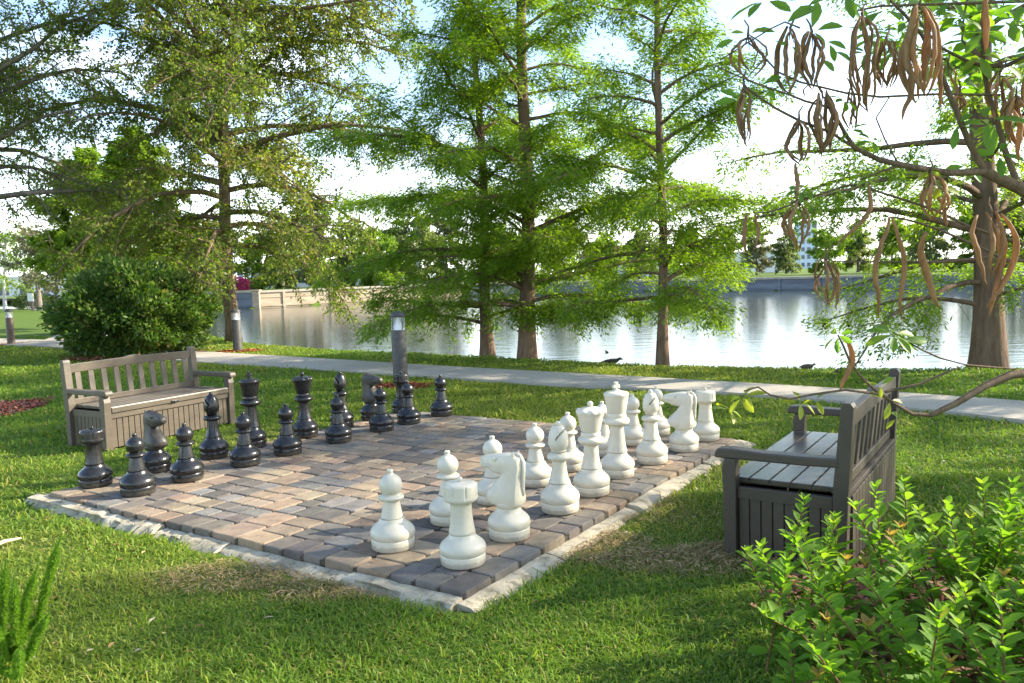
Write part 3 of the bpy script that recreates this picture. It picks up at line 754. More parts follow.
def cypress(label,base,H,rb,rt,hmin,Lmax,nb,lm,top=(0,0),seed=1,lsz=1.0,group='bald cypress trees on the lake bank',dens=1.0,cones=0,skew=None,name='cypress_tree',hvis=7.5):
    random.seed(seed); np.random.seed(seed)
    root=empty(name,base); tag(root,label,'tree',group)
    wood=MB(); n=22; tr=[]; rr=[]
    for k in range(n+1):
        h=H*(k/n)**1.25
        tr.append(Vector((top[0]*h/H+.05*sin(h*.9+seed)*min(1,h/3),top[1]*h/H+.05*cos(h*.7+seed*2)*min(1,h/3),h-.15)))
        rr.append(rt*(1-h/H)**.75*1.0+(rb-rt)*exp(-h/.55)+.012)
    wood.tube(tr,rr,14,wob=.045)
    P=[];D=[];L=[];Rn=[];Nn=[]; coneP=[]; nb=int(nb*1.0)
    az=random.uniform(0,6)
    for b in range(nb):
        t=(b+.5)/nb; h=hmin+(H-hmin)*(t**1.15)*.985
        az+=2.4+random.uniform(-.5,.5)
        Lb=Lmax*((1-h/H)**.62)*random.choice([.5,.75,.9,1,1.1,1.2])*random.uniform(.85,1.1)*(1 if h>1.2 else .85)
        if skew: Lb*=skew(az%(2*pi),h)
        if Lb<.2: continue
        x=h/H; k=0
        while k<n-1 and tr[k+1].z<h: k+=1
        p0=tr[k].lerp(tr[k+1],(h-tr[k].z)/max(1e-6,tr[k+1].z-tr[k].z))
        el=random.uniform(.02,.55)+.55*x
        d=(cos(az)*cos(el),sin(az)*cos(el),sin(el))
        pts=polyline(p0,d,Lb,8,droop=.25+.45*(1-x)*random.uniform(.4,1.4),jit_=.13)
        r0=.009+.011*Lb
        wood.tube(pts,[r0*(1-q/8)**.8+.004 for q in range(9)],5,cap=False)
        nt_=int(Lb*11*dens)+3
        for q in range(nt_):
            tt=.16+.84*((q+random.random())/nt_)**.85
            p,dd=lerp_poly(pts,tt)
            side=Vector((-dd.y,dd.x,0)).normalized()*(1 if q%2 else -1)
            lt=(.25+.55*Lb/2.2*(1.15-tt))*random.uniform(.6,1.2)
            td=(dd*.55+side*random.uniform(.6,1.0)+Vector((0,0,random.uniform(-.75,.45)))).normalized()
            tw=polyline(p,td,lt,4,droop=.30,jit_=.14)
            wood.tube(tw,[.006,.005,.004,.003,.002],3,cap=False)
            clr=random.gauss(.5,.16)
            if random.random()<(.16 if h>2.2 else .34): continue
            m_=int(lt*125*(1.0 if h<hvis else .5))+4
            for s in range(m_):
                u=(s+random.random())/m_
                pp,d2=lerp_poly(tw,u)
                sd=Vector((-d2.y,d2.x,0)).normalized()*(1 if s%2 else -1)
                for rep in range(2):
                    sp=(d2*random.uniform(.3,.9)+sd*random.uniform(.3,.9)+Vector((0,0,random.uniform(-.7,.3)))).normalized()
                    P.append(pp+Vector((random.gauss(0,.06),random.gauss(0,.06),random.gauss(0,.07)))); D.append(sp); L.append(random.uniform(.045,.105)*lsz); Rn.append(clr+random.gauss(0,.14))
                    Nn.append((random.gauss(0,.8),random.gauss(0,.8),1))
            if cones and random.random()<cones and h<4.5: coneP.append(tw[2]-Vector((0,0,.06)))
    wood.build('trunk',M['cyp_bark'],root,smooth=True)
    L=np.array(L); finish_leaves('crown',P,D,L,L*.27,lm,root,N=np.array(Nn),rndv=np.clip(Rn,0,1))
    if coneP:
        mb=MB()
        for p in coneP:
            for q in range(random.randint(1,3)): mb.ball((p.x+random.gauss(0,.03),p.y+random.gauss(0,.03),p.z-random.uniform(0,.08)),random.uniform(.014,.021),6)
        tag(mb.build('cones',M['cone'],root,smooth=True),kind='stuff')
    return root
def gp(px,py): p=gnd(px,py); return (p.x,p.y,float(ground_z(p.x,p.y)))
cypress('slim bald cypress with pale trunk, left of the thicker cypress',gp(488,355.5),9.5,.19,.085,.7,2.5,58,M['cyp_leaf'],(-.05,0),11,cones=.012,skew=lambda a,h:1.4 if 2.2<a<4.2 and h>2 else 1.0)
cypress('thick bald cypress with flared trunk, middle of the three by the path',gp(527,357.5),11.5,.23,.125,.8,2.9,78,M['cyp_leaf'],(.25,.1),12,cones=.015,skew=lambda a,h:1.12 if h<3 and (a<1.2 or a>5.2) else 1.0)
cypress('slender bald cypress standing alone against the open water',gp(662,363.5),9.5,.125,.062,.9,2.15,58,M['cyp_leaf'],(.12,0),13,cones=.04)
cypress('big flared bald cypress behind the hanging seed pods at right',gp(988,366),11,.30,.17,.9,3.6,60,M['cyp_leaf'],(-.1,.2),14,dens=.5,cones=.12)

cypress('unseen bald cypress added on the bank to shade the patio, nearest the big flared one',(10.1,8.75,LAWN),7.8,.22,.13,1.2,2.7,50,M['cyp_leaf'],(.1,.0),15,dens=.85,hvis=4)  # this tree and the next are out of view, added to shade the patio
cypress('unseen bald cypress added to shade the patio, far outside the right edge',(11.2,5.9,LAWN),7.4,.22,.13,1.0,2.6,50,M['cyp_leaf'],(.1,.0),16,dens=.85,hvis=4)
def broadleaf(label,base,H,fork,r0,spread,nl,lm,bm,leaf=.075,nleaf=60,seed=1,group=None,name='oak_tree',low=1.6,lean=(0,0),zsq=.8,aspect=.55):
    random.seed(seed); np.random.seed(seed)
    root=empty(name,base); tag(root,label,'tree',group)
    wood=MB(); trunk=[Vector((lean[0]*h/fork+.04*sin(h*1.2+seed),lean[1]*h/fork,h-.15)) for h in np.linspace(0,fork+.15,8)]
    wood.tube(trunk,[r0*(1.35 if k==0 else 1.08 if k==1 else 1)*(1-.25*k/7) for k in range(8)],14,wob=.05)
    lead=polyline(trunk[-1],(random.uniform(-.1,.1),random.uniform(-.1,.1),1),H-fork,12,jit_=.09)
    wood.tube(lead,[r0*.72*(1-k/12)**.9+.01 for k in range(13)],9,cap=False)
    P=[];D=[];Rn=[]
    def twig(p,d,l,tone):
        tw=polyline(p,d,l,4,droop=.45,jit_=.16)
        wood.tube(tw,[.008,.007,.006,.004,.003],3,cap=False)
        c0=tone+random.gauss(0,.12)
        m_=int(nleaf*l)
        for s in range(m_):
            pp,dd=lerp_poly(tw,(s+random.random())/m_*.98)
            dv=Vector((random.gauss(0,.7),random.gauss(0,.7),random.gauss(-.15,.6)))+dd*.6
            P.append(pp+Vector((random.gauss(0,.05),random.gauss(0,.05),random.gauss(0,.05)))); D.append(dv); Rn.append(c0+random.gauss(0,.15))
    for b in range(nl):
        t=(b+.5)/nl; h=low+(H-low)*t*.93
        az=b*2.399+random.uniform(-.4,.4)
        prof=sqrt(max(.08,1-((t-.35)/.72)**2))
        Lb=spread*prof*random.uniform(.75,1.12)
        if h<fork: p0,_=lerp_poly(trunk,h/fork)
        else: p0,_=lerp_poly(lead,min(.97,(h-fork)/(H-fork)))
        el=random.uniform(.25,.95) if t>.2 else random.uniform(.1,.5)
        pts=polyline(p0,(cos(az)*cos(el),sin(az)*cos(el),sin(el)),Lb,8,droop=.95*(1-t)+.25,jit_=.17)
        rb=.012+.013*Lb
        wood.tube(pts,[rb*(1-q/8)**.75+.006 for q in range(9)],6,cap=False)
        tone=random.gauss(.5,.12)
        ns=int(Lb*3.8)+3
        for q in range(ns):
            tt=.10+.90*(q+random.random())/ns
            p,dd=lerp_poly(pts,tt)
            side=Vector((-dd.y,dd.x,0)).normalized()*(1 if q%2 else -1)
            sd=(dd*.6+side*random.uniform(.3,1)+Vector((0,0,random.uniform(-.9,.9)))).normalized()
            ls=(.5+.28*Lb*(1.1-tt))*random.uniform(.7,1.2)
            sub=polyline(p,sd,ls,5,droop=.35,jit_=.16)
            wood.tube(sub,[.016*(1-k/6)+.005 for k in range(6)],4,cap=False)
            for s in range(int(ls*7)+2):
                u=(s+random.random())/(int(ls*7)+2)
                pp,d2=lerp_poly(sub,u)
                sv=Vector((random.gauss(0,1),random.gauss(0,1),random.gauss(-.1,.55)))
                twig(pp,(d2*.7+sv.normalized()).normalized(),random.uniform(.22,.5),tone)
    wood.build('trunk',bm,root,smooth=True)
    n=len(P); Lf=np.random.uniform(.75,1.25,n)*leaf
    finish_leaves('crown',P,[tuple(d) for d in D],Lf,Lf*aspect,lm,root,rndv=np.clip(Rn,0,1))
    return root
oak=broadleaf('tall oak with a straight trunk and drooping dark crown beside the water',gp(233,341),11,4.2,.18,5.2,46,M['oak_leaf'],M['oak_bark'],.088,44,seed=21,low=2.4,group='broad crowned trees left of the lake')
lt=broadleaf('dark broad crowned tree at the left edge, only its right half in view',(-12.9,19.8,LAWN),11,4.8,.16,4.6,34,M['oak_leaf'],M['gray_bark'],.085,27,seed=22,low=3.6,group='broad crowned trees left of the lake')
# light green trees behind the bush
cypress('bright yellow green young tree rising right behind the round bush',(-12.2,27.0,LAWN),6.6,.12,.09,.6,2.6,46,M['light_leaf'],(0,0),31,lsz=2.6,group='light green trees behind the bush',name='young_tree')
cypress('bright green low branching tree behind the left side of the round bush',(-16.2,31.5,LAWN),6.8,.12,.09,1.7,2.7,46,M['light_leaf'],(0,0),32,lsz=2.8,group='light green trees behind the bush',name='young_tree')
# small trees on the far lawn
ol=broadleaf('small grey leaved tree with dark trunk behind the white sign',(-36,62,LAWN),6.2,2.0,.22,2.4,16,M['olive_leaf'],M['gray_bark'],.26,9,seed=41,low=2.0,group='small trees on the far lawn',name='small_tree')
ol2=broadleaf('small yellow green tree with slim pale trunk at the left edge',(-43,69,LAWN),6.5,2.2,.16,2.6,14,M['light_leaf'],M['steel'],.26,9,seed=42,low=2.3,group='small trees on the far lawn',name='small_tree')

# far shore trees (three kinds, copied)
kinds=[broadleaf('x',(0,0,0),8.5,2.2,.24,3.6,20,M['far_leaf'],M['gray_bark'],.36,17,seed=51,low=1.0,name='shore_tree',zsq=.8),
       broadleaf('x',(0,0,0),7.0,1.8,.2,3.2,18,M['light_leaf'],M['gray_bark'],.36,17,seed=52,low=.8,name='shore_tree'),
       broadleaf('x',(0,0,0),11.0,3.0,.24,3.4,22,M['olive_leaf'],M['gray_bark'],.36,15,seed=53,low=1.8,name='shore_tree')]
used=[0,0,0]
FT=[ # px, Y, kind, scale, words
 (212,100,0,.9,'left of the oak trunk above the shaded seawall'),(252,98,1,.8,'just right of the oak trunk above the beige wall corner'),(283,104,0,1.0,'above the beige wall, first dark one right of the oak'),
 (318,97,2,.9,'tall and pale above the left part of the beige wall'),(345,108,0,.9,'dark, above the middle of the beige wall'),(378,100,1,.9,'light green, above the beige wall left of the bollard lamp'),
 (412,106,0,1.0,'dark, above the bollard lamp'),(447,112,2,.9,'pale, between bollard lamp and slim cypress'),(505,112,1,1.0,'light green, between the two left cypresses'),
 (560,112,0,1.0,'dark, just right of the thick cypress'),(602,108,1,.9,'light green, far beyond the thick cypress foliage'),(640,110,0,.85,'dark, left of the lone cypress trunk'),
 (690,104,1,.8,'light green, right of the lone cypress trunk'),(722,108,0,.8,'dark, above the blue seawall'),(757,96,2,.62,'thin and pale with visible trunk above the blue seawall'),
 (786,104,0,.62,'low and dark beside the distant tower'),(826,88,1,.70,'round and light green right of the distant tower'),(858,92,0,.7,'dark, behind the hanging pod cluster'),(892,86,1,.8,'light green, behind the two long pods'),
 (930,82,0,.8,'dark, left of the big flared cypress'),(975,80,1,.9,'light green, behind the big flared cypress trunk'),(1015,78,0,.9,'dark, at the right edge beyond the water'),(1060,75,1,.9,'beyond the right edge'),(180,110,0,1.0,'behind the round bush, beyond the lake'),(150,118,2,1.0,'behind the round bush, left of the far dark tree')]
for px,Y,kd,sc_,w in FT:
    o=kinds[kd] if used[kd]==0 else dup(kinds[kd]); used[kd]+=1
    p=at(px,280,Y); o.location=(p.x,Y,.55); o.rotation_euler.z=random.uniform(0,6); sc_*=1.1 if px<600 else .92
    o.scale=(sc_*random.uniform(.9,1.15),sc_*random.uniform(.9,1.15),sc_)
    tag(o,'far shore tree '+w,'tree','trees on the far shore')

# round bush and hedges
def bush(name,label,base,rx,ry,h,n,leaf,lm,seed,cat='bush',group=None,aspect=.5,stemm=None):
    random.seed(seed); np.random.seed(seed)
    root=empty(name,base); tag(root,label,cat,group)
    th=np.random.uniform(0,2*pi,n); u=np.random.uniform(-.75,1,n); r=np.random.uniform(.55,1,n)**.5
    st=np.sqrt(1-np.clip(u,-1,1)**2)
    d=np.stack([st*np.cos(th),st*np.sin(th),u],-1)
    # lumpy outline
    lump=1+.13*np.sin(d[:,0]*5+seed)*np.sin(d[:,1]*6+1)+.09*np.sin(d[:,2]*9+d[:,0]*7)+.09*np.sin(d[:,1]*17+d[:,2]*13)*np.sin(d[:,0]*15)
    r=r*lump+np.abs(np.random.normal(0,.035,n))
    hc=h*.40
    P=np.stack([d[:,0]*rx*r,d[:,1]*ry*r,hc+np.where(d[:,2]>0,d[:,2]*(h-hc),d[:,2]*hc*1.25)*r],-1)
    low=np.clip((hc-P[:,2])/hc,0,1)[:,None]; xy=d[:,:2]/np.maximum(np.linalg.norm(d[:,:2],axis=1,keepdims=True),.2)
    P[:,:2]=P[:,:2]*(1-.10*low)+0*xy
    P[:,2]=np.maximum(P[:,2],.04)
    D=d+np.random.normal(0,.55,(n,3))+np.array([0,0,.25])
    cl=.5+.22*np.sin(P[:,0]*5.1)*np.sin(P[:,1]*4.7+1)*np.sin(P[:,2]*5.3)
    L=np.random.uniform(.7,1.3,n)*leaf
    finish_leaves('foliage',P,D,L,L*aspect,lm,root,rndv=np.clip(cl+np.random.normal(0,.2,n),0,1),fold=.06)
    wood=MB()
    for k in range(16):
        a=random.uniform(0,6.28); rr_=random.uniform(.3,.8)
        wood.tube(polyline((.1*cos(a),.1*sin(a),-.05),(cos(a)*rr_,sin(a)*rr_*ry/rx,.9),h*.8,6,jit_=.1),[.03,.025,.02,.016,.012,.009,.006],5,cap=False)
    wood.build('stems',stemm or M['stem'],root,smooth=True)
    return root
pb=gnd(136,357)
bush('round_bush','large dark green rounded bush behind the taupe bench',(pb.x-.26,pb.y+.6,LAWN),1.50,1.45,1.92,28000,.115,M['bush_leaf'],61)
bush('boxed_hedge','small clipped dark hedge beside the sign post',(-40,68,LAWN),1.6,1.2,1.3,1500,.2,M['hedge_leaf'],62,'hedge','clipped hedges on the far lawn')
bush('boxed_hedge','long low clipped hedge right of the sign',(-33.5,72,LAWN),4.5,1.2,1.2,3500,.2,M['hedge_leaf'],63,'hedge','clipped hedges on the far lawn')
p=at(236,278,96); bush('flowering_bush','magenta flowering bush behind the oak trunk across the lake',(p.x,96,.7),1.7,1.2,1.6,2000,.2,M['pink_leaf'],64,'bush')

# ------------------------------------------------------------------ far buildings and cars
def building(name,label,px,Y,w,d,h,wm,floors,rz=0,roofm=None,z=.5,cols=6):
    p=at(px,280,Y); root=empty(name,(p.x,Y,z),rz); tag(root,label,'building')
    mb=MB(); mb.box((0,0,h/2),(w,d,h)); mb.build('wall',wm,root)
    mb=MB()
    if roofm: mb.prism([(-w/2-.4,h),(w/2+.4,h),(w/2-1.5,h+1.6),(-w/2+1.5,h+1.6)],-d/2-.4,d/2+.4)
    else: mb.box((0,0,h+.15),(w+.3,d+.3,.3))
    mb.build('roof',roofm or wm,root)
    for f_ in range(floors):
        for c_ in range(cols):
            mb=MB(); mb.box((-w/2+w*(c_+.5)/cols,-d/2-.02,h*(f_+.5)/floors),(w/cols*.55,.1,h/floors*.5)); mb.build('window',M['glass'],root)
    return root
building('tower_block','distant bluish tower block above the trees on the right shore',806,260,5.5,5,14.5,M['bluewall'],6,z=.5,cols=3)
building('lakeside_house','low pale house behind the far trees left of the tower',740,135,16,8,3.2,M['palewall'],1,roofm=None,cols=5)
building('lakeside_house','low pale house with tiled roof beyond the lone cypress',628,130,15,8,3.4,M['palewall'],1,roofm=M['roof'],cols=5)
building('lakeside_house','low pale building above the beige seawall',340,125,26,8,3.6,M['palewall'],1,cols=8)
building('lakeside_house','pale blue walled building left of the oak trunk across the lake',203,118,9,8,4.2,M['bluewall'],1,cols=2)
building('lakeside_house','long pale building behind the small far trees at left',18,150,40,10,4.0,M['palewall'],1,z=-.05,cols=9)
def car(label,px,Y,pm,z,rz):
    p=at(px,280,Y); root=empty('parked_car',(p.x,Y,z),rz); tag(root,label,'car','cars parked beyond the lake')
    L=[(-2.2,.35),(-2.2,.75),(-1.9,.95),(-1.2,1.0),(-.75,1.42),(.75,1.45),(1.45,1.0),(2.05,.9),(2.25,.7),(2.25,.35)]
    mb=MB(); mb.prism(L,-.85,.85); mb.build('body',pm,root,bevel=.08)
    mb=MB(); mb.prism([(-1.05,1.0),(-.68,1.36),(.70,1.38),(1.25,1.0)],-.87,.87); mb.build('window',M['glass'],root)
    for x in (-1.35,1.4):
        for y in (-.8,.8):
            mb=MB(); n=16; mb.loft([[(x+.34*cos(2*pi*q/n),y+s*.1,.34+.34*sin(2*pi*q/n)) for q in range(n)] for s in (1,-1)]); mb.build('wheel',M['tyre'],root)
car('dark parked car under the small grey tree, far left',41,110,M['carpaint'],-.05,.2)
car('dark parked car left of the oak trunk above the seawall',213,101,M['carpaint'],.72,.1)
car('dark parked car just right of the oak trunk by the pink bush',247,100,M['carpaint'],.72,.05)
car('silver parked car above the beige wall',268,104,M['carpaint2'],.72,0)

# ------------------------------------------------------------------ mulch
def mulch(name,c,rx,ry,n,cols,sz=.035,seed=1,wr=.45):
    rs=np.random.RandomState(seed)
    th=rs.uniform(0,2*pi,n); r=np.sqrt(rs.uniform(0,1,n))*(1+.12*np.sin(th*3+seed)+.08*np.sin(th*7))
    x=c[0]+rx*r*np.cos(th); y=c[1]+ry*r*np.sin(th); z=ground_z(x,y)+rs.uniform(.004,.03,n)
    P=np.stack([x,y,z],-1); a=rs.uniform(0,2*pi,n); D=np.stack([np.cos(a),np.sin(a),rs.normal(0,.3,n)],-1)
    L=rs.uniform(.6,1.5,n)*sz
    V,F_=leaf_quads(P,D,L,L*wr,N=np.stack([rs.normal(0,.4,n),rs.normal(0,.4,n),np.ones(n)],-1))
    C=np.array(cols)[rs.randint(0,len(cols),n)]*rs.uniform(.7,1.25,(n,1)); C=np.c_[C,np.ones(n)]
    return tag(np_obj(name,V,F_,M['mulch'],col=np.repeat(C,4,0)),kind='stuff')
red=[(.38,.10,.04),(.30,.075,.035),(.45,.16,.07),(.22,.06,.03)]
brn=[(.22,.10,.07),(.15,.07,.05),(.30,.17,.12),(.33,.07,.04)]
mulch('mulch',(pM.x,pM.y),.5,.32,1800,red,.05,1); mulch('mulch',(pN.x,pN.y),.38,.28,1800,red,.04,2); mulch('mulch',(pL.x,pL.y),.5,.4,1200,red,.05,3)
pml=gnd(-5,411); mulch('mulch',(pml.x,pml.y),.55,.72,5000,brn,.045,4)
mulch('mulch',(pb.x,pb.y+.1),1.5,1.1,4000,[(.30,.12,.06),(.22,.09,.05),(.35,.17,.09)],.06,5)
psh=gnd(985,640); mulch('mulch',(psh.x+.1,psh.y+.15),.75,.8,5000,[(.20,.085,.05),(.13,.06,.04),(.27,.15,.10)],.045,6)
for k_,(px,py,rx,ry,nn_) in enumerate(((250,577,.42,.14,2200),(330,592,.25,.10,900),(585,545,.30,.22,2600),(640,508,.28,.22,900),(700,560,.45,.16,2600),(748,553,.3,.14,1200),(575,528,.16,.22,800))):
    p=gnd(px,py); o=mulch('dry_thatch',(p.x,p.y),rx*1.2,ry*1.4,int(nn_*1.15),[(.36,.25,.12),(.29,.19,.09),(.42,.31,.16),(.20,.13,.07),(.24,.22,.08)],.032,20+k_,.11)  # dry grass, brightened to stand in for sunlight beside the right bench
MULCH=[((pM.x,pM.y),.48,.3),((pN.x,pN.y),.36,.26),((pL.x,pL.y),.5,.4),((pml.x,pml.y),.52,.7),((pb.x,pb.y+.1),1.35,1.0),((psh.x+.1,psh.y+.15),.65,.7)]

# ------------------------------------------------------------------ grass
rs=np.random.RandomState(5)
def vnoise(x,y,s,seed):
    r=np.random.RandomState(seed); T=r.rand(64,64); x=x*s; y=y*s
    xi=np.floor(x).astype(int); yi=np.floor(y).astype(int); fx=x-xi; fy=y-yi; fx=fx*fx*(3-2*fx); fy=fy*fy*(3-2*fy)
    g=lambda a,b:T[a%64,b%64]
    return (g(xi,yi)*(1-fx)+g(xi+1,yi)*fx)*(1-fy)+(g(xi,yi+1)*(1-fx)+g(xi+1,yi+1)*fx)*fy
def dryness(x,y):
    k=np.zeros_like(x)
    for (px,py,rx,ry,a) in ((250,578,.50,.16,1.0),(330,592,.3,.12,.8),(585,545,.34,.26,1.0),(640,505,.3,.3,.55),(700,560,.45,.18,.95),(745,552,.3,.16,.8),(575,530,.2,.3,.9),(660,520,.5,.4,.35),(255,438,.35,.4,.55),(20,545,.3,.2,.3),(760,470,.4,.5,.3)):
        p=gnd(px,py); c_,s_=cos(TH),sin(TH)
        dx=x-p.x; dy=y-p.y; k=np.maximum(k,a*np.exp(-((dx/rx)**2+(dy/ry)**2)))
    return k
NB=460000
d=2.0+ (26-2.0)*rs.uniform(0,1,NB)**1.9; az=rs.uniform(-.80,.80,NB)
x=d*np.tan(az); y=d.copy()
d=np.hypot(x,y)
bi=((x-BX)*EX[0]+(y-BY)*EX[1])/S; bj=((x-BX)*EY[0]+(y-BY)*EY[1])/S
wob=.09*(vnoise(bi,bj,1.3,3)-.5)+.10*(vnoise(bi,bj,4.5,4)-.5)
keep=~((bi>PI0-.27+wob*2.6)&(bi<PI1+.10+wob)&(bj>PJ0-.29+wob*2.6)&(bj<PJ1+.10+wob))
keep&=~(inside(x,y,PATHPOLY)&(seg_dist(x,y,PATHPOLY)>.03)); keep&=~inside(x,y,SIDE)
sd=near_strip(x,y); keep&=sd>-.25
for (cx,cy),rx,ry in MULCH: keep&=~((((x-cx)/rx)**2+((y-cy)/ry)**2)<rs.uniform(.75,1.05,NB))
x,y,d=x[keep],y[keep],d[keep]; n=len(x)
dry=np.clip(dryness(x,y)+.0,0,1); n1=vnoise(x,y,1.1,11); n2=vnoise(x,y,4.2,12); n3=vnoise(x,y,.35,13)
# thin the worn patches
kp=rs.uniform(0,1,n)>dry*.35; x,y,d,dry,n1,n2,n3=[a[kp] for a in (x,y,d,dry,n1,n2,n3)]; n=len(x)
z=ground_z(x,y)
hgt=(.018+.026*n2+.014*rs.rand(n))*(1-.4*dry)*(1+.02*np.clip(d-4,0,12)); hgt*=np.where(rs.rand(n)<.05,1.7,1)*(1+.9*np.clip(vnoise(x,y,2.3,31)-.68,0,1)*3)*(.75+.5*vnoise(x,y,.8,32))
wid=(.0046+.0034*rs.rand(n))*np.maximum(1,d/3.6)**.85
a=rs.uniform(0,2*pi,n); lean=rs.uniform(.2,2.2,n); fa=rs.uniform(0,2*pi,n)
dirx,diry=np.cos(a)*lean*hgt,np.sin(a)*lean*hgt; wx,wy=np.cos(fa)*wid,np.sin(fa)*wid
B0=np.stack([x,y,z-.004],-1); Wv=np.stack([wx,wy,np.zeros(n)],-1)/2
M1=B0+np.stack([dirx*.40,diry*.40,hgt*np.maximum(.35,.66-.13*lean)],-1); T1=B0+np.stack([dirx,diry,hgt*np.maximum(.12,1-.42*lean)],-1)
V=np.stack([B0-Wv,B0+Wv,M1+Wv*.85,M1-Wv*.85,T1],1).reshape(-1,3)
k=np.arange(n)*5
Ft=np.concatenate([np.stack([k,k+1,k+2],-1),np.stack([k,k+2,k+3],-1),np.stack([k+3,k+2,k+4],-1)])
g1=np.array([.085,.17,.018]); g2=np.array([.19,.29,.032]); g3=np.array([.33,.34,.052]); gd=np.array([.42,.30,.12])  # gd: dry straw colour, also raised in place of missing sunlight
t=np.clip(.15+.75*(n1*.5+n2*.5)+rs.normal(0,.2,n),0,1)[:,None]
C=g1*(1-t)+g2*t
yel=(np.clip((n3-.42)*1.8,0,1)*.65+ (rs.rand(n)<.13)*.6)[:,None]; C=C*(1-yel)+g3*yel
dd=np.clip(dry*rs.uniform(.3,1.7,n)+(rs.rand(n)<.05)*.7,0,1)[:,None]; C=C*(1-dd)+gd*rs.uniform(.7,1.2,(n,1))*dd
C=np.c_[C,np.ones(n)]
tag(np_obj('grass',V,Ft,M['grass'],col=np.repeat(C,5,0)),kind='stuff')

rl=np.random.RandomState(77); nl_=230
yl=2.4+9.5*rl.rand(nl_)**1.3; xl=yl*rl.uniform(-.68,.68,nl_)
bi_=((xl-BX)*EX[0]+(yl-BY)*EX[1])/S; bj_=((xl-BX)*EY[0]+(yl-BY)*EY[1])/S
onp=(bi_>PI0)&(bi_<PI1)&(bj_>PJ0)&(bj_<PJ1)
kp_=(~onp)|(rl.rand(nl_)<.25); xl,yl,onp=xl[kp_],yl[kp_],onp[kp_]; nl_=len(xl)
zl=np.where(onp,.006,ground_z(xl,yl)+rl.uniform(.015,.04,nl_)); al=rl.uniform(0,2*pi,nl_); Ll=rl.uniform(.02,.05,nl_)
V,F_=leaf_quads(np.stack([xl,yl,zl],-1),np.stack([np.cos(al),np.sin(al),np.where(onp,0.02,rl.normal(0,.25,nl_))],-1),Ll,Ll*.45,N=np.stack([rl.normal(0,.12,nl_),rl.normal(0,.12,nl_),np.ones(nl_)],-1),fold=.08)
Cl=np.array([(.30,.19,.08),(.22,.12,.05),(.40,.32,.12),(.35,.30,.20)])[rl.randint(0,4,nl_)]
tag(np_obj('fallen_leaves',V,F_,M['mulch'],col=np.repeat(np.c_[Cl,np.ones(nl_)],4,0)),kind='stuff')
# ------------------------------------------------------------------ ducks, stick
def duck(label,p,L,mt,rz,tuck=False,z=None,flat_=False):
    root=None; mb=MB(); rings=[]
    prof=[(-.52,.10,.02,.02),(-.42,.13,.07,.05),(-.25,.16,.15,.12),(0,.17,.19,.16),(.2,.17,.17,.15),(.34,.20,.11,.11)]
    if flat_: prof=[(-.6,.06,.02,.02),(-.45,.10,.06,.05),(-.25,.13,.13,.10),(0,.145,.15,.13),(.2,.15,.14,.13),(.32,.19,.10,.10),(.38,.24,.075,.085),(.44,.27,.07,.075),(.50,.26,.055,.055),(.56,.24,.03,.025),(.62,.23,.02,.012)]
    elif tuck: prof+=[(.40,.27,.085,.09),(.44,.32,.075,.08),(.50,.30,.06,.06),(.54,.24,.035,.04),(.55,.19,.018,.02)]
    else: prof+=[(.40,.27,.075,.085),(.44,.34,.075,.075),(.50,.37,.065,.06),(.56,.35,.035,.03),(.64,.34,.028,.014)]
    for x_,z_,w_,h_ in prof:
        rings.append([(x_*L,w_*L*cos(2*pi*q/14),(z_+h_*sin(2*pi*q/14))*L) for q in range(14)])
    mb.loft(rings); o=mb.build('duck',mt,None,smooth=True)
    o.location=(p[0],p[1],(float(ground_z(p[0],p[1])) if z is None else z)); o.rotation_euler.z=rz
    tag(o,label,'duck'); return o
p=gnd(611,362); p.z=float(ground_z(p.x,p.y))+.03; duck('dark duck lying stretched out on the bank left of the lone cypress',p,.33,M['duck'],-.1,z=p.z,flat_=True)
p=gnd(607,352.5,WATER); duck('tiny dark duck on the water above the resting duck',p,.18,M['duck'],1.9,z=WATER-.02)
p=gnd(807,372); p.z=float(ground_z(p.x,p.y))+.05; duck('brown duck with lowered head on the bank grass',p,.21,M['duckbrown'],-.35,True,z=p.z)
p=gnd(842,377); p.z=float(ground_z(p.x,p.y))+.05; duck('greyish duck on the bank grass half behind the hanging pod',p,.24,M['duckbrown'],.2,True,z=p.z)
mb=MB(); a_,b_=gnd(-12,548,-.02),gnd(21,538,-.02)
mb.tube([a_,a_.lerp(b_,.5)+Vector((0,0,.01)),b_],[.02,.018,.008],8,flat=.5); tag(mb.build('dry_stick',M['stick'],smooth=True),'pale dry stick lying on the lawn at the left edge','stick')
# driftwood twigs at the foot of the thick cypress
random.seed(5); mb=MB(); p=gnd(572,358.5)
for q in range(26):
    c=Vector((p.x+random.uniform(-.75,.6),p.y+random.uniform(-.2,.25),float(ground_z(p.x,p.y))+random.uniform(.0,.08))); a_=random.uniform(-.5,.5)
    mb.tube([c,c+Vector((cos(a_)*.25,sin(a_)*.25,random.uniform(-.02,.06))),c+Vector((cos(a_)*.5,sin(a_)*.5,random.uniform(-.05,.08)))],[.012,.009,.004],5)
tag(mb.build('brushwood',M['gray_bark'],smooth=True),'heap of bare grey twigs beside the thick cypress foot','twigs')

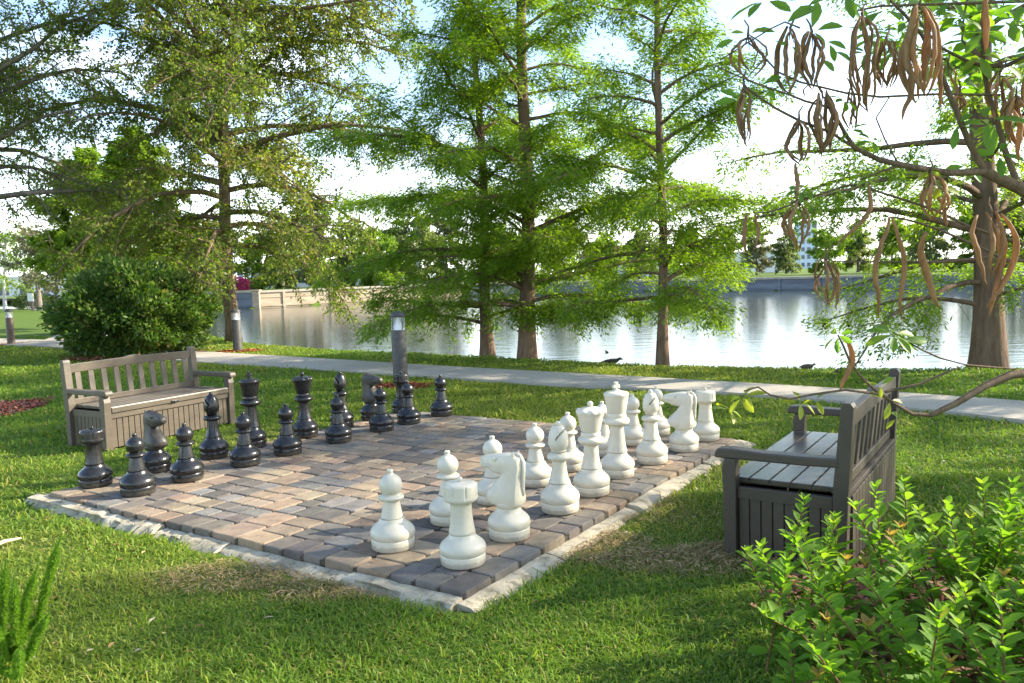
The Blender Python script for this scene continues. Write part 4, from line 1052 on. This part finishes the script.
# ------------------------------------------------------------------ foreground shrub
def shaped_leaves(P,D,L,W,N,curl=.15):
    """leaf with a midrib: 4 cross sections, 3 verts each"""
    n=len(P); D=nrm(D); B=nrm(np.cross(D,N)); U=np.cross(B,D); L=L[:,None]; W=W[:,None]
    prof=[(0,.10),(.30,.72),(.62,1.0),(.86,.62),(1,.06)]
    V=np.empty((n,len(prof)*3,3))
    for k,(t,w) in enumerate(prof):
        c=P+D*L*t-U*L*curl*t*t
        V[:,k*3]=c+B*W*w/2+U*W*w*.18; V[:,k*3+1]=c; V[:,k*3+2]=c-B*W*w/2+U*W*w*.18
    f=[]
    for k in range(len(prof)-1):
        f+=[(k*3,k*3+1,k*3+4,k*3+3),(k*3+1,k*3+2,k*3+5,k*3+4)]
    m=len(prof)*3
    F_=(np.arange(n)[:,None,None]*m+np.array(f)[None]).reshape(-1,4)
    return V.reshape(-1,3),F_,m
random.seed(71); np.random.seed(71)
shrub=empty('leafy_shrub',(1.6,2.7,LAWN)); tag(shrub,'bright green leafy shrub with upright stems at the bottom right corner','shrub')
sO=Vector((1.6,2.7,LAWN)); wood=MB(); P=[];D=[];L=[];N=[];R=[]
tips=[(772,600),(792,640),(800,520),(815,575),(835,655),(850,500),(862,560),(872,480),(885,610),(895,530),(905,650),(915,560),(925,500),(935,600),(948,495),(955,550),(968,640),(975,510),(985,580),(1000,500),(1010,545),(1020,600),(1020,480),(1040,520),(1050,580),(860,640),(825,620),(985,475),(1005,660),(880,670),(930,540),(905,480),(965,585),(1060,500)]
stems=[]
for k,(px,py) in enumerate(tips):
    Y=2.35+.9*max(0,(640-py))/160*random.uniform(.75,1.15)+random.uniform(-.06,.12)
    stems.append(at(px+random.uniform(-8,8),py+random.uniform(2,16),Y))
for q in range(84):
    Y=random.uniform(2.2,3.4); xx=random.uniform(.80+.12*(Y-2.3),2.5); stems.append(Vector((xx,Y,random.uniform(.15,.42)+.08*(xx-1))))
for tip in stems:
    hgt_=tip.z-LAWN
    if hgt_<.1: tip.z=LAWN+.14; hgt_=.14
    b=Vector((tip.x+random.uniform(-.24,.26)+.05,tip.y+random.uniform(-.2,.24),LAWN-.02))
    mid=b.lerp(tip,.5)+Vector((random.uniform(-.03,.03),random.uniform(-.03,.03),.03))
    pts=[b,b.lerp(mid,.5),mid,mid.lerp(tip,.5),tip]
    wood.tube([p-sO for p in pts],[.0045,.004,.0035,.003,.002],5,cap=False)
    tone=random.gauss(.5,.12); nn=int(hgt_/.030)+5; az=random.uniform(0,6)
    for s in range(nn):
        u=.18+.82*s/nn
        p,dd=lerp_poly(pts,min(u,.999)); az+=2.2
        big=random.choice([.5,.75,.9,1,1,1.15])*random.uniform(.055,.085)*(1.0 if u<.9 else .8)
        up=.35+.75*u
        for w in range(2):
            a_=az+w*pi+random.uniform(-.6,.6)
            P.append(p-sO); D.append((cos(a_),sin(a_),up+random.uniform(-.5,.3))); L.append(big); N.append((-cos(a_)*.6+random.gauss(0,.25),-sin(a_)*.6+random.gauss(0,.25),1)); R.append(tone*.5+.55*u*.8+random.gauss(0,.12))
    for w in range(4):
        a_=az+w*1.57; P.append(tip-sO); D.append((cos(a_)*.6,sin(a_)*.6,1)); L.append(random.uniform(.03,.05)); N.append((-cos(a_),-sin(a_),.7)); R.append(min(1,tone+.35))
V,F_,m_=shaped_leaves(np.array(P),np.array(D),np.array(L),np.array(L)*np.random.uniform(.36,.56,len(L)),np.array(N))
np_obj('leaves',V,F_,M['shrub_leaf'],shrub,attr=np.repeat(np.clip(R,0,1),m_),smooth=True)
wood.build('stems',M['stem'],shrub,smooth=True)

# ------------------------------------------------------------------ fern at left
random.seed(81); np.random.seed(81)
fb=gnd(-22,655); fern=empty('foxtail_fern',fb); tag(fern,'foxtail fern with fuzzy upright plumes at the bottom left corner','fern')
wood=MB(); P=[];D=[];L=[]
ends=[(62,533,2.75),(38,565,2.7),(28,590,2.75),(14,577,2.6),(6,560,2.75),(-10,560,2.6),(-20,590,2.5),(50,612,2.65),(20,648,2.45),(-8,620,2.45),(26,610,2.8),(-30,545,2.8),(-45,570,2.7)]
for px,py,Y in ends:
    e=at(px,py,Y)-fb; b=Vector((random.uniform(-.05,.05),random.uniform(-.05,.05),-.01))
    mid=b.lerp(e,.5)+Vector((e.x*.12,0,-.02-.1*abs(e.x)))
    pts=[b,b.lerp(mid,.55),mid,mid.lerp(e,.5)+Vector((.0,0,.012)),e]
    wood.tube(pts,[.004,.004,.0035,.003,.002],5,cap=False)
    ln=(e-b).length; m_=int(ln*4200)
    for s in range(m_):
        u=.12+.88*random.random(); p,dd=lerp_poly(pts,min(u,.999)); 
        v=Vector((random.gauss(0,1),random.gauss(0,1),random.gauss(0,1))); v=(v-dd*v.dot(dd)).normalized()
        P.append(p); D.append(v+dd*.7); L.append(.024*min(1,(1.03-u)*5)*random.uniform(.7,1.2))
L=np.array(L); finish_leaves('plumes',P,[tuple(q) for q in D],L,L*.15,M['fern_leaf'],fern)
wood.build('stems',M['greenstem'],fern,smooth=True)

# ------------------------------------------------------------------ seed pod tree
random.seed(91); np.random.seed(91)
TB=Vector((2.75,2.75,LAWN)); pt=empty('seed_pod_tree',TB); tag(pt,'tree with long dry brown seed pods hanging on bare branches at upper right','tree')
wood=MB()
wood.tube([Vector((0,0,-.1)),Vector((0,0,.3)),Vector((.05,.02,1.2)),Vector((.0,.05,2.2)),Vector((-.1,.1,3.2)),Vector((-.05,.1,4.3)),Vector((.1,0,5.2))],[.11,.085,.075,.065,.05,.035,.015],10,wob=.06)
def br(pts,r0,r1,start=None):
    Q=[at(*p)-TB for p in pts]
    if start is not None: Q=[Vector(start)]+Q
    n=len(Q); wood.tube(Q,[r0+(r1-r0)*k/(n-1) for k in range(n)],7,cap=False,wob=.05)
    return Q
br([(1060,212,2.62),(1024,190,2.6),(1000,179,2.6),(985,172,2.6)],.026,.015,(.0,.05,1.75))
A=br([(985,172,2.6),(950,173,2.55),(915,168,2.5),(880,160,2.5),(855,148,2.5),(846,135,2.5),(838,120,2.5),(832,108,2.5)],.012,.004)
br([(832,108,2.5),(805,101,2.5),(790,95,2.5),(763,86,2.5),(738,76,2.5),(716,66,2.5)],.004,.002)
br([(855,148,2.5),(830,132,2.5),(800,121,2.5),(775,108,2.5),(752,92,2.5),(745,86,2.5)],.005,.003)
br([(1000,95,2.6),(940,94,2.6),(880,97,2.55),(846,93,2.5),(800,82,2.5),(778,72,2.5),(764,57,2.5),(748,42,2.5)],.004,.0025)
br([(985,172,2.6),(970,145,2.6),(958,115,2.6),(947,88,2.6),(935,60,2.6),(922,35,2.6),(905,15,2.6),(890,0,2.6)],.011,.004)
br([(1016,180,2.65),(1005,150,2.65),(997,120,2.65),(988,92,2.65),(983,66,2.65),(983,30,2.65),(987,-15,2.65)],.011,.005)
br([(983,66,2.65),(965,60,2.65),(942,48,2.65),(925,30,2.65),(912,8,2.65)],.006,.003); br([(983,66,2.65),(1005,66,2.65),(1030,55,2.65),(1060,52,2.65)],.006,.009)
br([(975,55,2.65),(962,40,2.65),(964,15,2.65),(970,-10,2.65)],.004,.003)
br([(850,12,2.55),(880,6,2.6),(940,4,2.6),(1000,2,2.65),(1050,0,2.65)],.003,.006)
br([(720,60,2.5),(770,29,2.5),(785,22,2.5),(800,28,2.5)],.002,.003)
# lower limb
br([(1080,366,2.45),(1040,371,2.4),(1010,375,2.38),(985,386,2.36),(955,404,2.34),(930,415,2.33)],.019,.0075,(.02,.0,.75))
br([(930,415,2.33),(912,414,2.33),(895,404,2.32),(875,390,2.32),(860,376,2.32),(850,362,2.32),(843,345,2.32),(838,335,2.32)],.006,.0025)
br([(880,394,2.32),(845,390,2.3),(815,394,2.3),(790,399,2.3),(770,395,2.28),(758,387,2.28),(744,391,2.28)],.004,.002)
br([(885,392,2.32),(920,384,2.33),(945,373,2.33),(966,365,2.33),(940,358,2.35),(922,350,2.35),(905,340,2.35)],.004,.002); br([(966,365,2.33),(990,367,2.35),(1015,369,2.38)],.003,.003)
# middle twigs
br([(1060,250,2.6),(1020,243,2.6),(1003,238,2.6),(968,226,2.58),(935,210,2.56),(905,200,2.55),(873,190,2.55),(864,184,2.55)],.006,.003)
br([(864,184,2.55),(845,186,2.55),(815,196,2.55),(797,200,2.5),(788,206,2.5),(770,212,2.5),(753,213,2.5)],.004,.002)
br([(1010,262,2.6),(980,247,2.6),(940,230,2.58),(912,221,2.56),(893,217,2.55)],.005,.003)
br([(890,96,2.55),(876,118,2.55),(885,140,2.52),(898,163,2.5)],.002,.003); br([(900,165,2.5),(880,172,2.5),(860,180,2.52)],.004,.003)
br([(905,262,2.55),(880,262,2.55),(850,262,2.52),(832,261,2.5)],.003,.002); br([(1040,262,2.6),(985,258,2.6),(940,262,2.58),(905,262,2.55)],.006,.003)
wood.build('trunk',M['pod_bark'],pt,smooth=True)
# pods
def pod(px,y0,y1,Y,bow=.0,bowy=0.0,w=.012,tone=.5,dx=0,tw=None):
    a=at(px,y0,Y); b=at(px+dx,y1,Y+bowy*.4); n=12; pts=[];rad=[]
    off=at(px+bow,y0,Y)-a
    pw=random.uniform(.6,1.25); s2=random.uniform(-.35,.35); wv=random.uniform(-.006,.006)
    for k in range(n+1):
        t=k/n; p=a.lerp(b,t)+off*(sin(pi*t**pw)+s2*sin(2*pi*t))+Vector((wv*sin(3*pi*t)+random.gauss(0,.0014),bowy*sin(pi*t),0)); pts.append(p-TB)
        rad.append(w*.92*(.14+.84*min(1,sin(pi*min(1,(t+.06)/1.06))**.65)))
    mb=MB(); mb.tube(pts,rad,8,flat=random.uniform(.5,.85))
    o=mb.build('seed_pod',M['pod'],pt,smooth=True)
    at_=o.data.attributes.new('rnd','FLOAT','POINT'); at_.data.foreach_set('value',np.full(len(o.data.vertices),tone,dtype=np.float32))
def cluster(px,y0,y1,Y,n,spread,bow,w=.011,tone=.4,ring=True):
    w*=.74
    STALK=MB()
    a_=at(px+random.uniform(-6,8),y0-random.uniform(8,14),Y+.02)-TB; b_=at(px,y0+2,Y)-TB
    STALK.tube([a_,a_.lerp(b_,.5)+Vector((random.uniform(-.008,.008),0,.004)),b_],[.0022,.0028,.0045],5,cap=False)
    for k in range(3):
        c_=b_+Vector((random.uniform(-.012,.012),random.uniform(-.012,.012),random.uniform(-.05,-.015))); STALK.tube([b_,c_],[.003,.0012],4,cap=False)
    STALK.build('pod_stalk',M['pod_bark'],pt,smooth=True)
    n=int(n*1.3)+1
    for k in range(n):
        s=(-1 if k%2 else 1)*(.35+.65*random.random()) if ring else (2*(k+.5)/n-1)
        pod(px+s*spread*.2,y0+random.uniform(0,8),y1-random.uniform(0,(y1-y0)*.18),Y+random.uniform(-.03,.03),bow*s*random.uniform(.8,1.25),random.uniform(-.05,.05),w*random.uniform(.8,1.15),min(1,max(0,tone+random.gauss(0,.13))),dx=-s*spread*.1+random.uniform(-4,4))
cluster(748,34,80,2.5,4,10,16,.0075,.15); cluster(744,84,152,2.5,4,14,6,.0085,.1)
cluster(790,26,96,2.5,3,10,9,.012,.2); cluster(812,30,92,2.5,4,18,7,.011,.3); pod(806,80,100,2.5,3,0,.004,.2,-7)
cluster(862,12,102,2.5,5,10,11,.0105,.4); cluster(868,55,118,2.55,3,14,8,.009,.45)
cluster(822,90,160,2.5,8,30,11,.011,.15); cluster(799,118,166,2.5,3,8,12,.0105,.15); pod(795,163,202,2.5,1,0,.009,.2,2)
cluster(799,200,252,2.5,4,10,13,.0085,.3); pod(747,213,252,2.5,-3,0,.008,.2,0); pod(755,213,250,2.5,2,0,.008,.3,1)
cluster(886,36,92,2.65,6,36,6,.0095,.45,False); cluster(920,3,108,2.5,6,26,9,.0155,.75); pod(908,60,120,2.5,6,0,.012,.7,-6); pod(938,40,110,2.52,2,0,.009,.5,2)
pod(985,-5,52,2.45,1,0,.0125,.7,0); cluster(948,62,112,2.7,2,10,4,.009,.9); pod(995,30,45,2.6,2,0,.007,.7,9)
cluster(931,172,222,2.5,4,10,11,.0105,.65); pod(936,195,228,2.5,4,0,.008,.6,10)
pod(868,184,246,2.5,14,0,.0105,.6,-32)
pod(890,217,318,2.5,-7,0,.010,.6,-12); pod(892,217,320,2.5,6,0,.0095,.65,10)
pod(926,232,308,2.5,-5,.02,.0135,.7,13)
cluster(992,210,288,2.48,2,34,14,.0125,.6); pod(985,212,316,2.48,14,0,.011,.65,4); pod(1000,214,308,2.47,22,0,.0125,.6,-14); pod(978,215,285,2.5,-6,0,.011,.6,8)
cluster(826,258,312,2.5,5,14,6,.0085,.45); pod(833,262,310,2.5,4,0,.008,.5,3)
pod(848,338,391,2.32,7,0,.012,.7,-8)
cluster(1000,70,122,2.6,3,16,6,.011,.5); cluster(1016,95,150,2.55,4,14,6,.012,.6); pod(1012,110,160,2.5,5,0,.011,.7,6); cluster(1030,40,130,2.6,3,14,8,.012,.5); cluster(960,90,118,2.7,3,14,3,.007,.3)
cluster(852,88,132,2.6,4,22,5,.008,.4,False)
# pod tree leaves: palmate sets of leaflets
P=[];D=[];L=[];N=[];R=[]
def palm(px,py,Y,n,l,tone,face=None):
    c=at(px,py,Y)-TB
    a0=random.uniform(0,6)
    up=Vector(face or (random.gauss(0,.4),-.55+random.gauss(0,.3),.75)).normalized()
    e1=up.cross(Vector((.3,.9,.1))).normalized(); e2=up.cross(e1)
    for k in range(n):
        a_=a0+2*pi*k/n+random.uniform(-.25,.25); d_=e1*cos(a_)+e2*sin(a_)-up*random.uniform(0,.35)
        P.append(c+d_*l*.18); D.append(tuple(d_)); L.append(l*random.uniform(.7,1.15)); N.append(tuple(up+Vector((random.gauss(0,.2),)*3))); R.append(min(1,max(0,tone+random.gauss(0,.12))))
def one(px,py,Y,dx,dy,l,tone):
    c=at(px,py,Y)-TB; e=at(px+dx,py+dy,Y)-TB; d_=(e-c); P.append(c); D.append(tuple(d_)); L.append(d_.length); N.append((random.gauss(0,.3),-1,.5+random.gauss(0,.2))); R.append(tone)
for q in [(788,22,2.5,28,-20,0,.5),(812,27,2.5,8,-27,0,.55),(818,30,2.5,26,-8,0,.6),(815,33,2.5,12,14,0,.5),(828,42,2.5,20,4,0,.5),(830,45,2.5,6,16,0,.45),(775,32,2.5,-18,-4,0,.6),(744,33,2.5,-12,-2,0,.9),(752,33,2.5,12,-6,0,.9),(733,40,2.5,-16,6,0,.35),(764,84,2.5,18,-10,0,.3),(766,86,2.5,10,12,0,.3),(738,97,2.5,-16,-8,0,.4),(736,100,2.5,-20,2,0,.35),(822,60,2.5,14,10,0,.5),(836,52,2.5,18,8,0,.5),(755,86,2.5,-6,12,0,.6)]: one(*q)
palm(893,334,2.35,8,.078,.55,(0,-.6,.8)); palm(676+0*1,0,2.6,0,.1,.5); one(905,340,2.35,20,3,0,.5); one(905,341,2.35,24,-2,0,.45)
palm(838,335,2.32,6,.05,.55); palm(742,397,2.28,5,.06,.95); palm(730,410,2.28,4,.055,.9); palm(800,402,2.3,4,.05,.95); palm(815,400,2.3,3,.045,1.0); palm(890,400,2.32,3,.05,.95); palm(897,418,2.32,3,.05,.9); palm(880,385,2.32,3,.04,.9); palm(965,412,2.4,0,.05,.6)
for px,py,Y,l,tone in [(850,2,2.55,.08,.5),(882,10,2.6,.09,.4),(720,3,2.5,.0,.5),(765,0,2.55,.09,.5),(700+145,-5,2.55,.09,.45),(800,190,2.5,.04,.6),(812,190,2.5,.035,.6),(845,100,2.5,.05,.5),(790,45,2.5,.04,.7),(850,130,2.5,.05,.5),(872,140,2.5,.05,.4),(940,185,2.5,.05,.95),(930,170,2.5,.04,.9),(868,180,2.5,.03,.7)]:
    if l>0: palm(px,py,Y,random.choice([4,5,6]),l,tone)
for q in range(46):
    palm(random.uniform(945,1060),random.uniform(-10,175) if q%3 else random.uniform(0,80),random.uniform(2.5,3.0),random.choice([4,5,5,6]),random.uniform(.055,.095),random.gauss(.5,.2))
for q in range(10): palm(random.uniform(860,960),random.uniform(-5,60),random.uniform(2.6,2.9),5,random.uniform(.06,.09),random.gauss(.45,.15))
for q in range(110):  # the crown above and beside the frame
    a_=random.uniform(0,6.28); rr_=random.uniform(.3,2.0); c=Vector((rr_*cos(a_)+.3,rr_*sin(a_)-.1,random.uniform(2.3,5.2)))+TB
    if c.y>1.0 and abs(c.x)<.66*c.y and c.z<1.4+.40*c.y: continue
    up=Vector((random.gauss(0,.4),random.gauss(0,.4),1)).normalized(); e1=up.cross(Vector((.3,.9,.1))).normalized(); e2=up.cross(e1)
    for k in range(5):
        t_=2*pi*k/5; d_=e1*cos(t_)+e2*sin(t_); P.append(c-TB); D.append(tuple(d_)); L.append(random.uniform(.09,.14)); N.append(tuple(up)); R.append(random.gauss(.45,.15))
V,F_,m_=shaped_leaves(np.array(P),np.array(D),np.array(L),np.array(L)*.42,np.array(N),.2)
np_obj('leaves',V,F_,M['pod_leaf'],pt,attr=np.repeat(np.clip(R,0,1),m_),smooth=True)

# ------------------------------------------------------------------ light, sky, camera
SUN_AZ,SUN_EL=radians(80),radians(28)
w=bpy.data.worlds.new('World'); SC.world=w; w.use_nodes=True; nt=w.node_tree; nt.nodes.clear()
sky=nd(nt,'ShaderNodeTexSky',sky_type='NISHITA'); sky.sun_disc=False; sky.sun_elevation=SUN_EL; sky.sun_rotation=SUN_AZ; sky.air_density=1.0; sky.dust_density=.8; sky.ozone_density=1.6
tc=nd(nt,'ShaderNodeTexCoord')
sep=nd(nt,'ShaderNodeSeparateXYZ'); nt.links.new(tc.outputs['Generated'],sep.inputs[0])
# cloud plane projection
mz=nd(nt,'ShaderNodeMath',operation='MAXIMUM'); nt.links.new(sep.outputs[2],mz.inputs[0]); mz.inputs[1].default_value=.0
az_=nd(nt,'ShaderNodeMath',operation='ADD'); nt.links.new(mz.outputs[0],az_.inputs[0]); az_.inputs[1].default_value=.16
dv=nd(nt,'ShaderNodeVectorMath',operation='DIVIDE'); cb=nd(nt,'ShaderNodeCombineXYZ')
for k in range(3): nt.links.new(az_.outputs[0],cb.inputs[k])
nt.links.new(tc.outputs['Generated'],dv.inputs[0]); nt.links.new(cb.outputs[0],dv.inputs[1])
cf=noise(nt,1.15,7,.58,vec=dv.outputs[0],dist=.3)
cm=ramp(nt,cf,[(.52,(0,0,0)),(.74,(.7,.7,.7))])
hz_=ramp(nt,sep.outputs[2],[(0,(.75,.75,.75)),(.07,(.4,.4,.4)),(.2,(0,0,0))])
cm=mix(nt,1.0,cm,hz_,'LIGHTEN')
mx=mix(nt,cm,sky.outputs[0],(8.5,8.5,8.6))
bg=nd(nt,'ShaderNodeBackground'); nt.links.new(mx,bg.inputs[0]); bg.inputs[1].default_value=.12
wo=nd(nt,'ShaderNodeOutputWorld'); nt.links.new(bg.outputs[0],wo.inputs[0])
sl=bpy.data.lights.new('sun','SUN'); sl.energy=3.5; sl.angle=radians(.55); sl.color=(1,.90,.74)
so=bpy.data.objects.new('sun',sl); COL.objects.link(so)
sd_=Vector((sin(SUN_AZ)*cos(SUN_EL),cos(SUN_AZ)*cos(SUN_EL),sin(SUN_EL)))
so.rotation_euler=sd_.to_track_quat('Z','Y').to_euler(); so.location=(20,10,15)
cd=bpy.data.cameras.new('camera'); cam=bpy.data.objects.new('camera',cd); COL.objects.link(cam)
cd.sensor_width=36; cd.lens=FPX/1024*36; cd.clip_end=6000; cd.clip_start=.05
c,s=cos(PIT),sin(PIT); cr,sr=cos(ROLL),sin(ROLL)
R0=Vector((1,0,0)); U0=Vector((0,s,c)); F0=Vector((0,c,-s))
# image right axis/up axis after the roll: screen x' = cr*a - sr*b, y'(down) = sr*a + cr*b
right=R0*cr+U0*sr; up=U0*cr-R0*sr
cam.matrix_world=Matrix(((right.x,up.x,-F0.x,0),(right.y,up.y,-F0.y,0),(right.z,up.z,-F0.z,CH),(0,0,0,1)))
SC.camera=cam
vs_=SC.view_settings; vs_.view_transform='Standard'; vs_.look='None'; vs_.gamma=1; vs_.use_curve_mapping=False; vs_.exposure=1.93
SC.cycles.max_bounces=8; SC.cycles.diffuse_bounces=3; SC.cycles.glossy_bounces=3; SC.cycles.transparent_max_bounces=8; SC.cycles.transmission_bounces=6
SC.cycles.use_denoising=True
print('NEAR',[(round(a,1),round(b,1)) for a,b in NEAR])
for q in ((462,588),(45,493),(738,438)):
    p_=gnd(*q,0); v=((p_.x-BX)/S,(p_.y-BY)/S); print('corner',round(v[0]*EX[0]+v[1]*EX[1],2),round(v[0]*EY[0]+v[1]*EY[1],2))
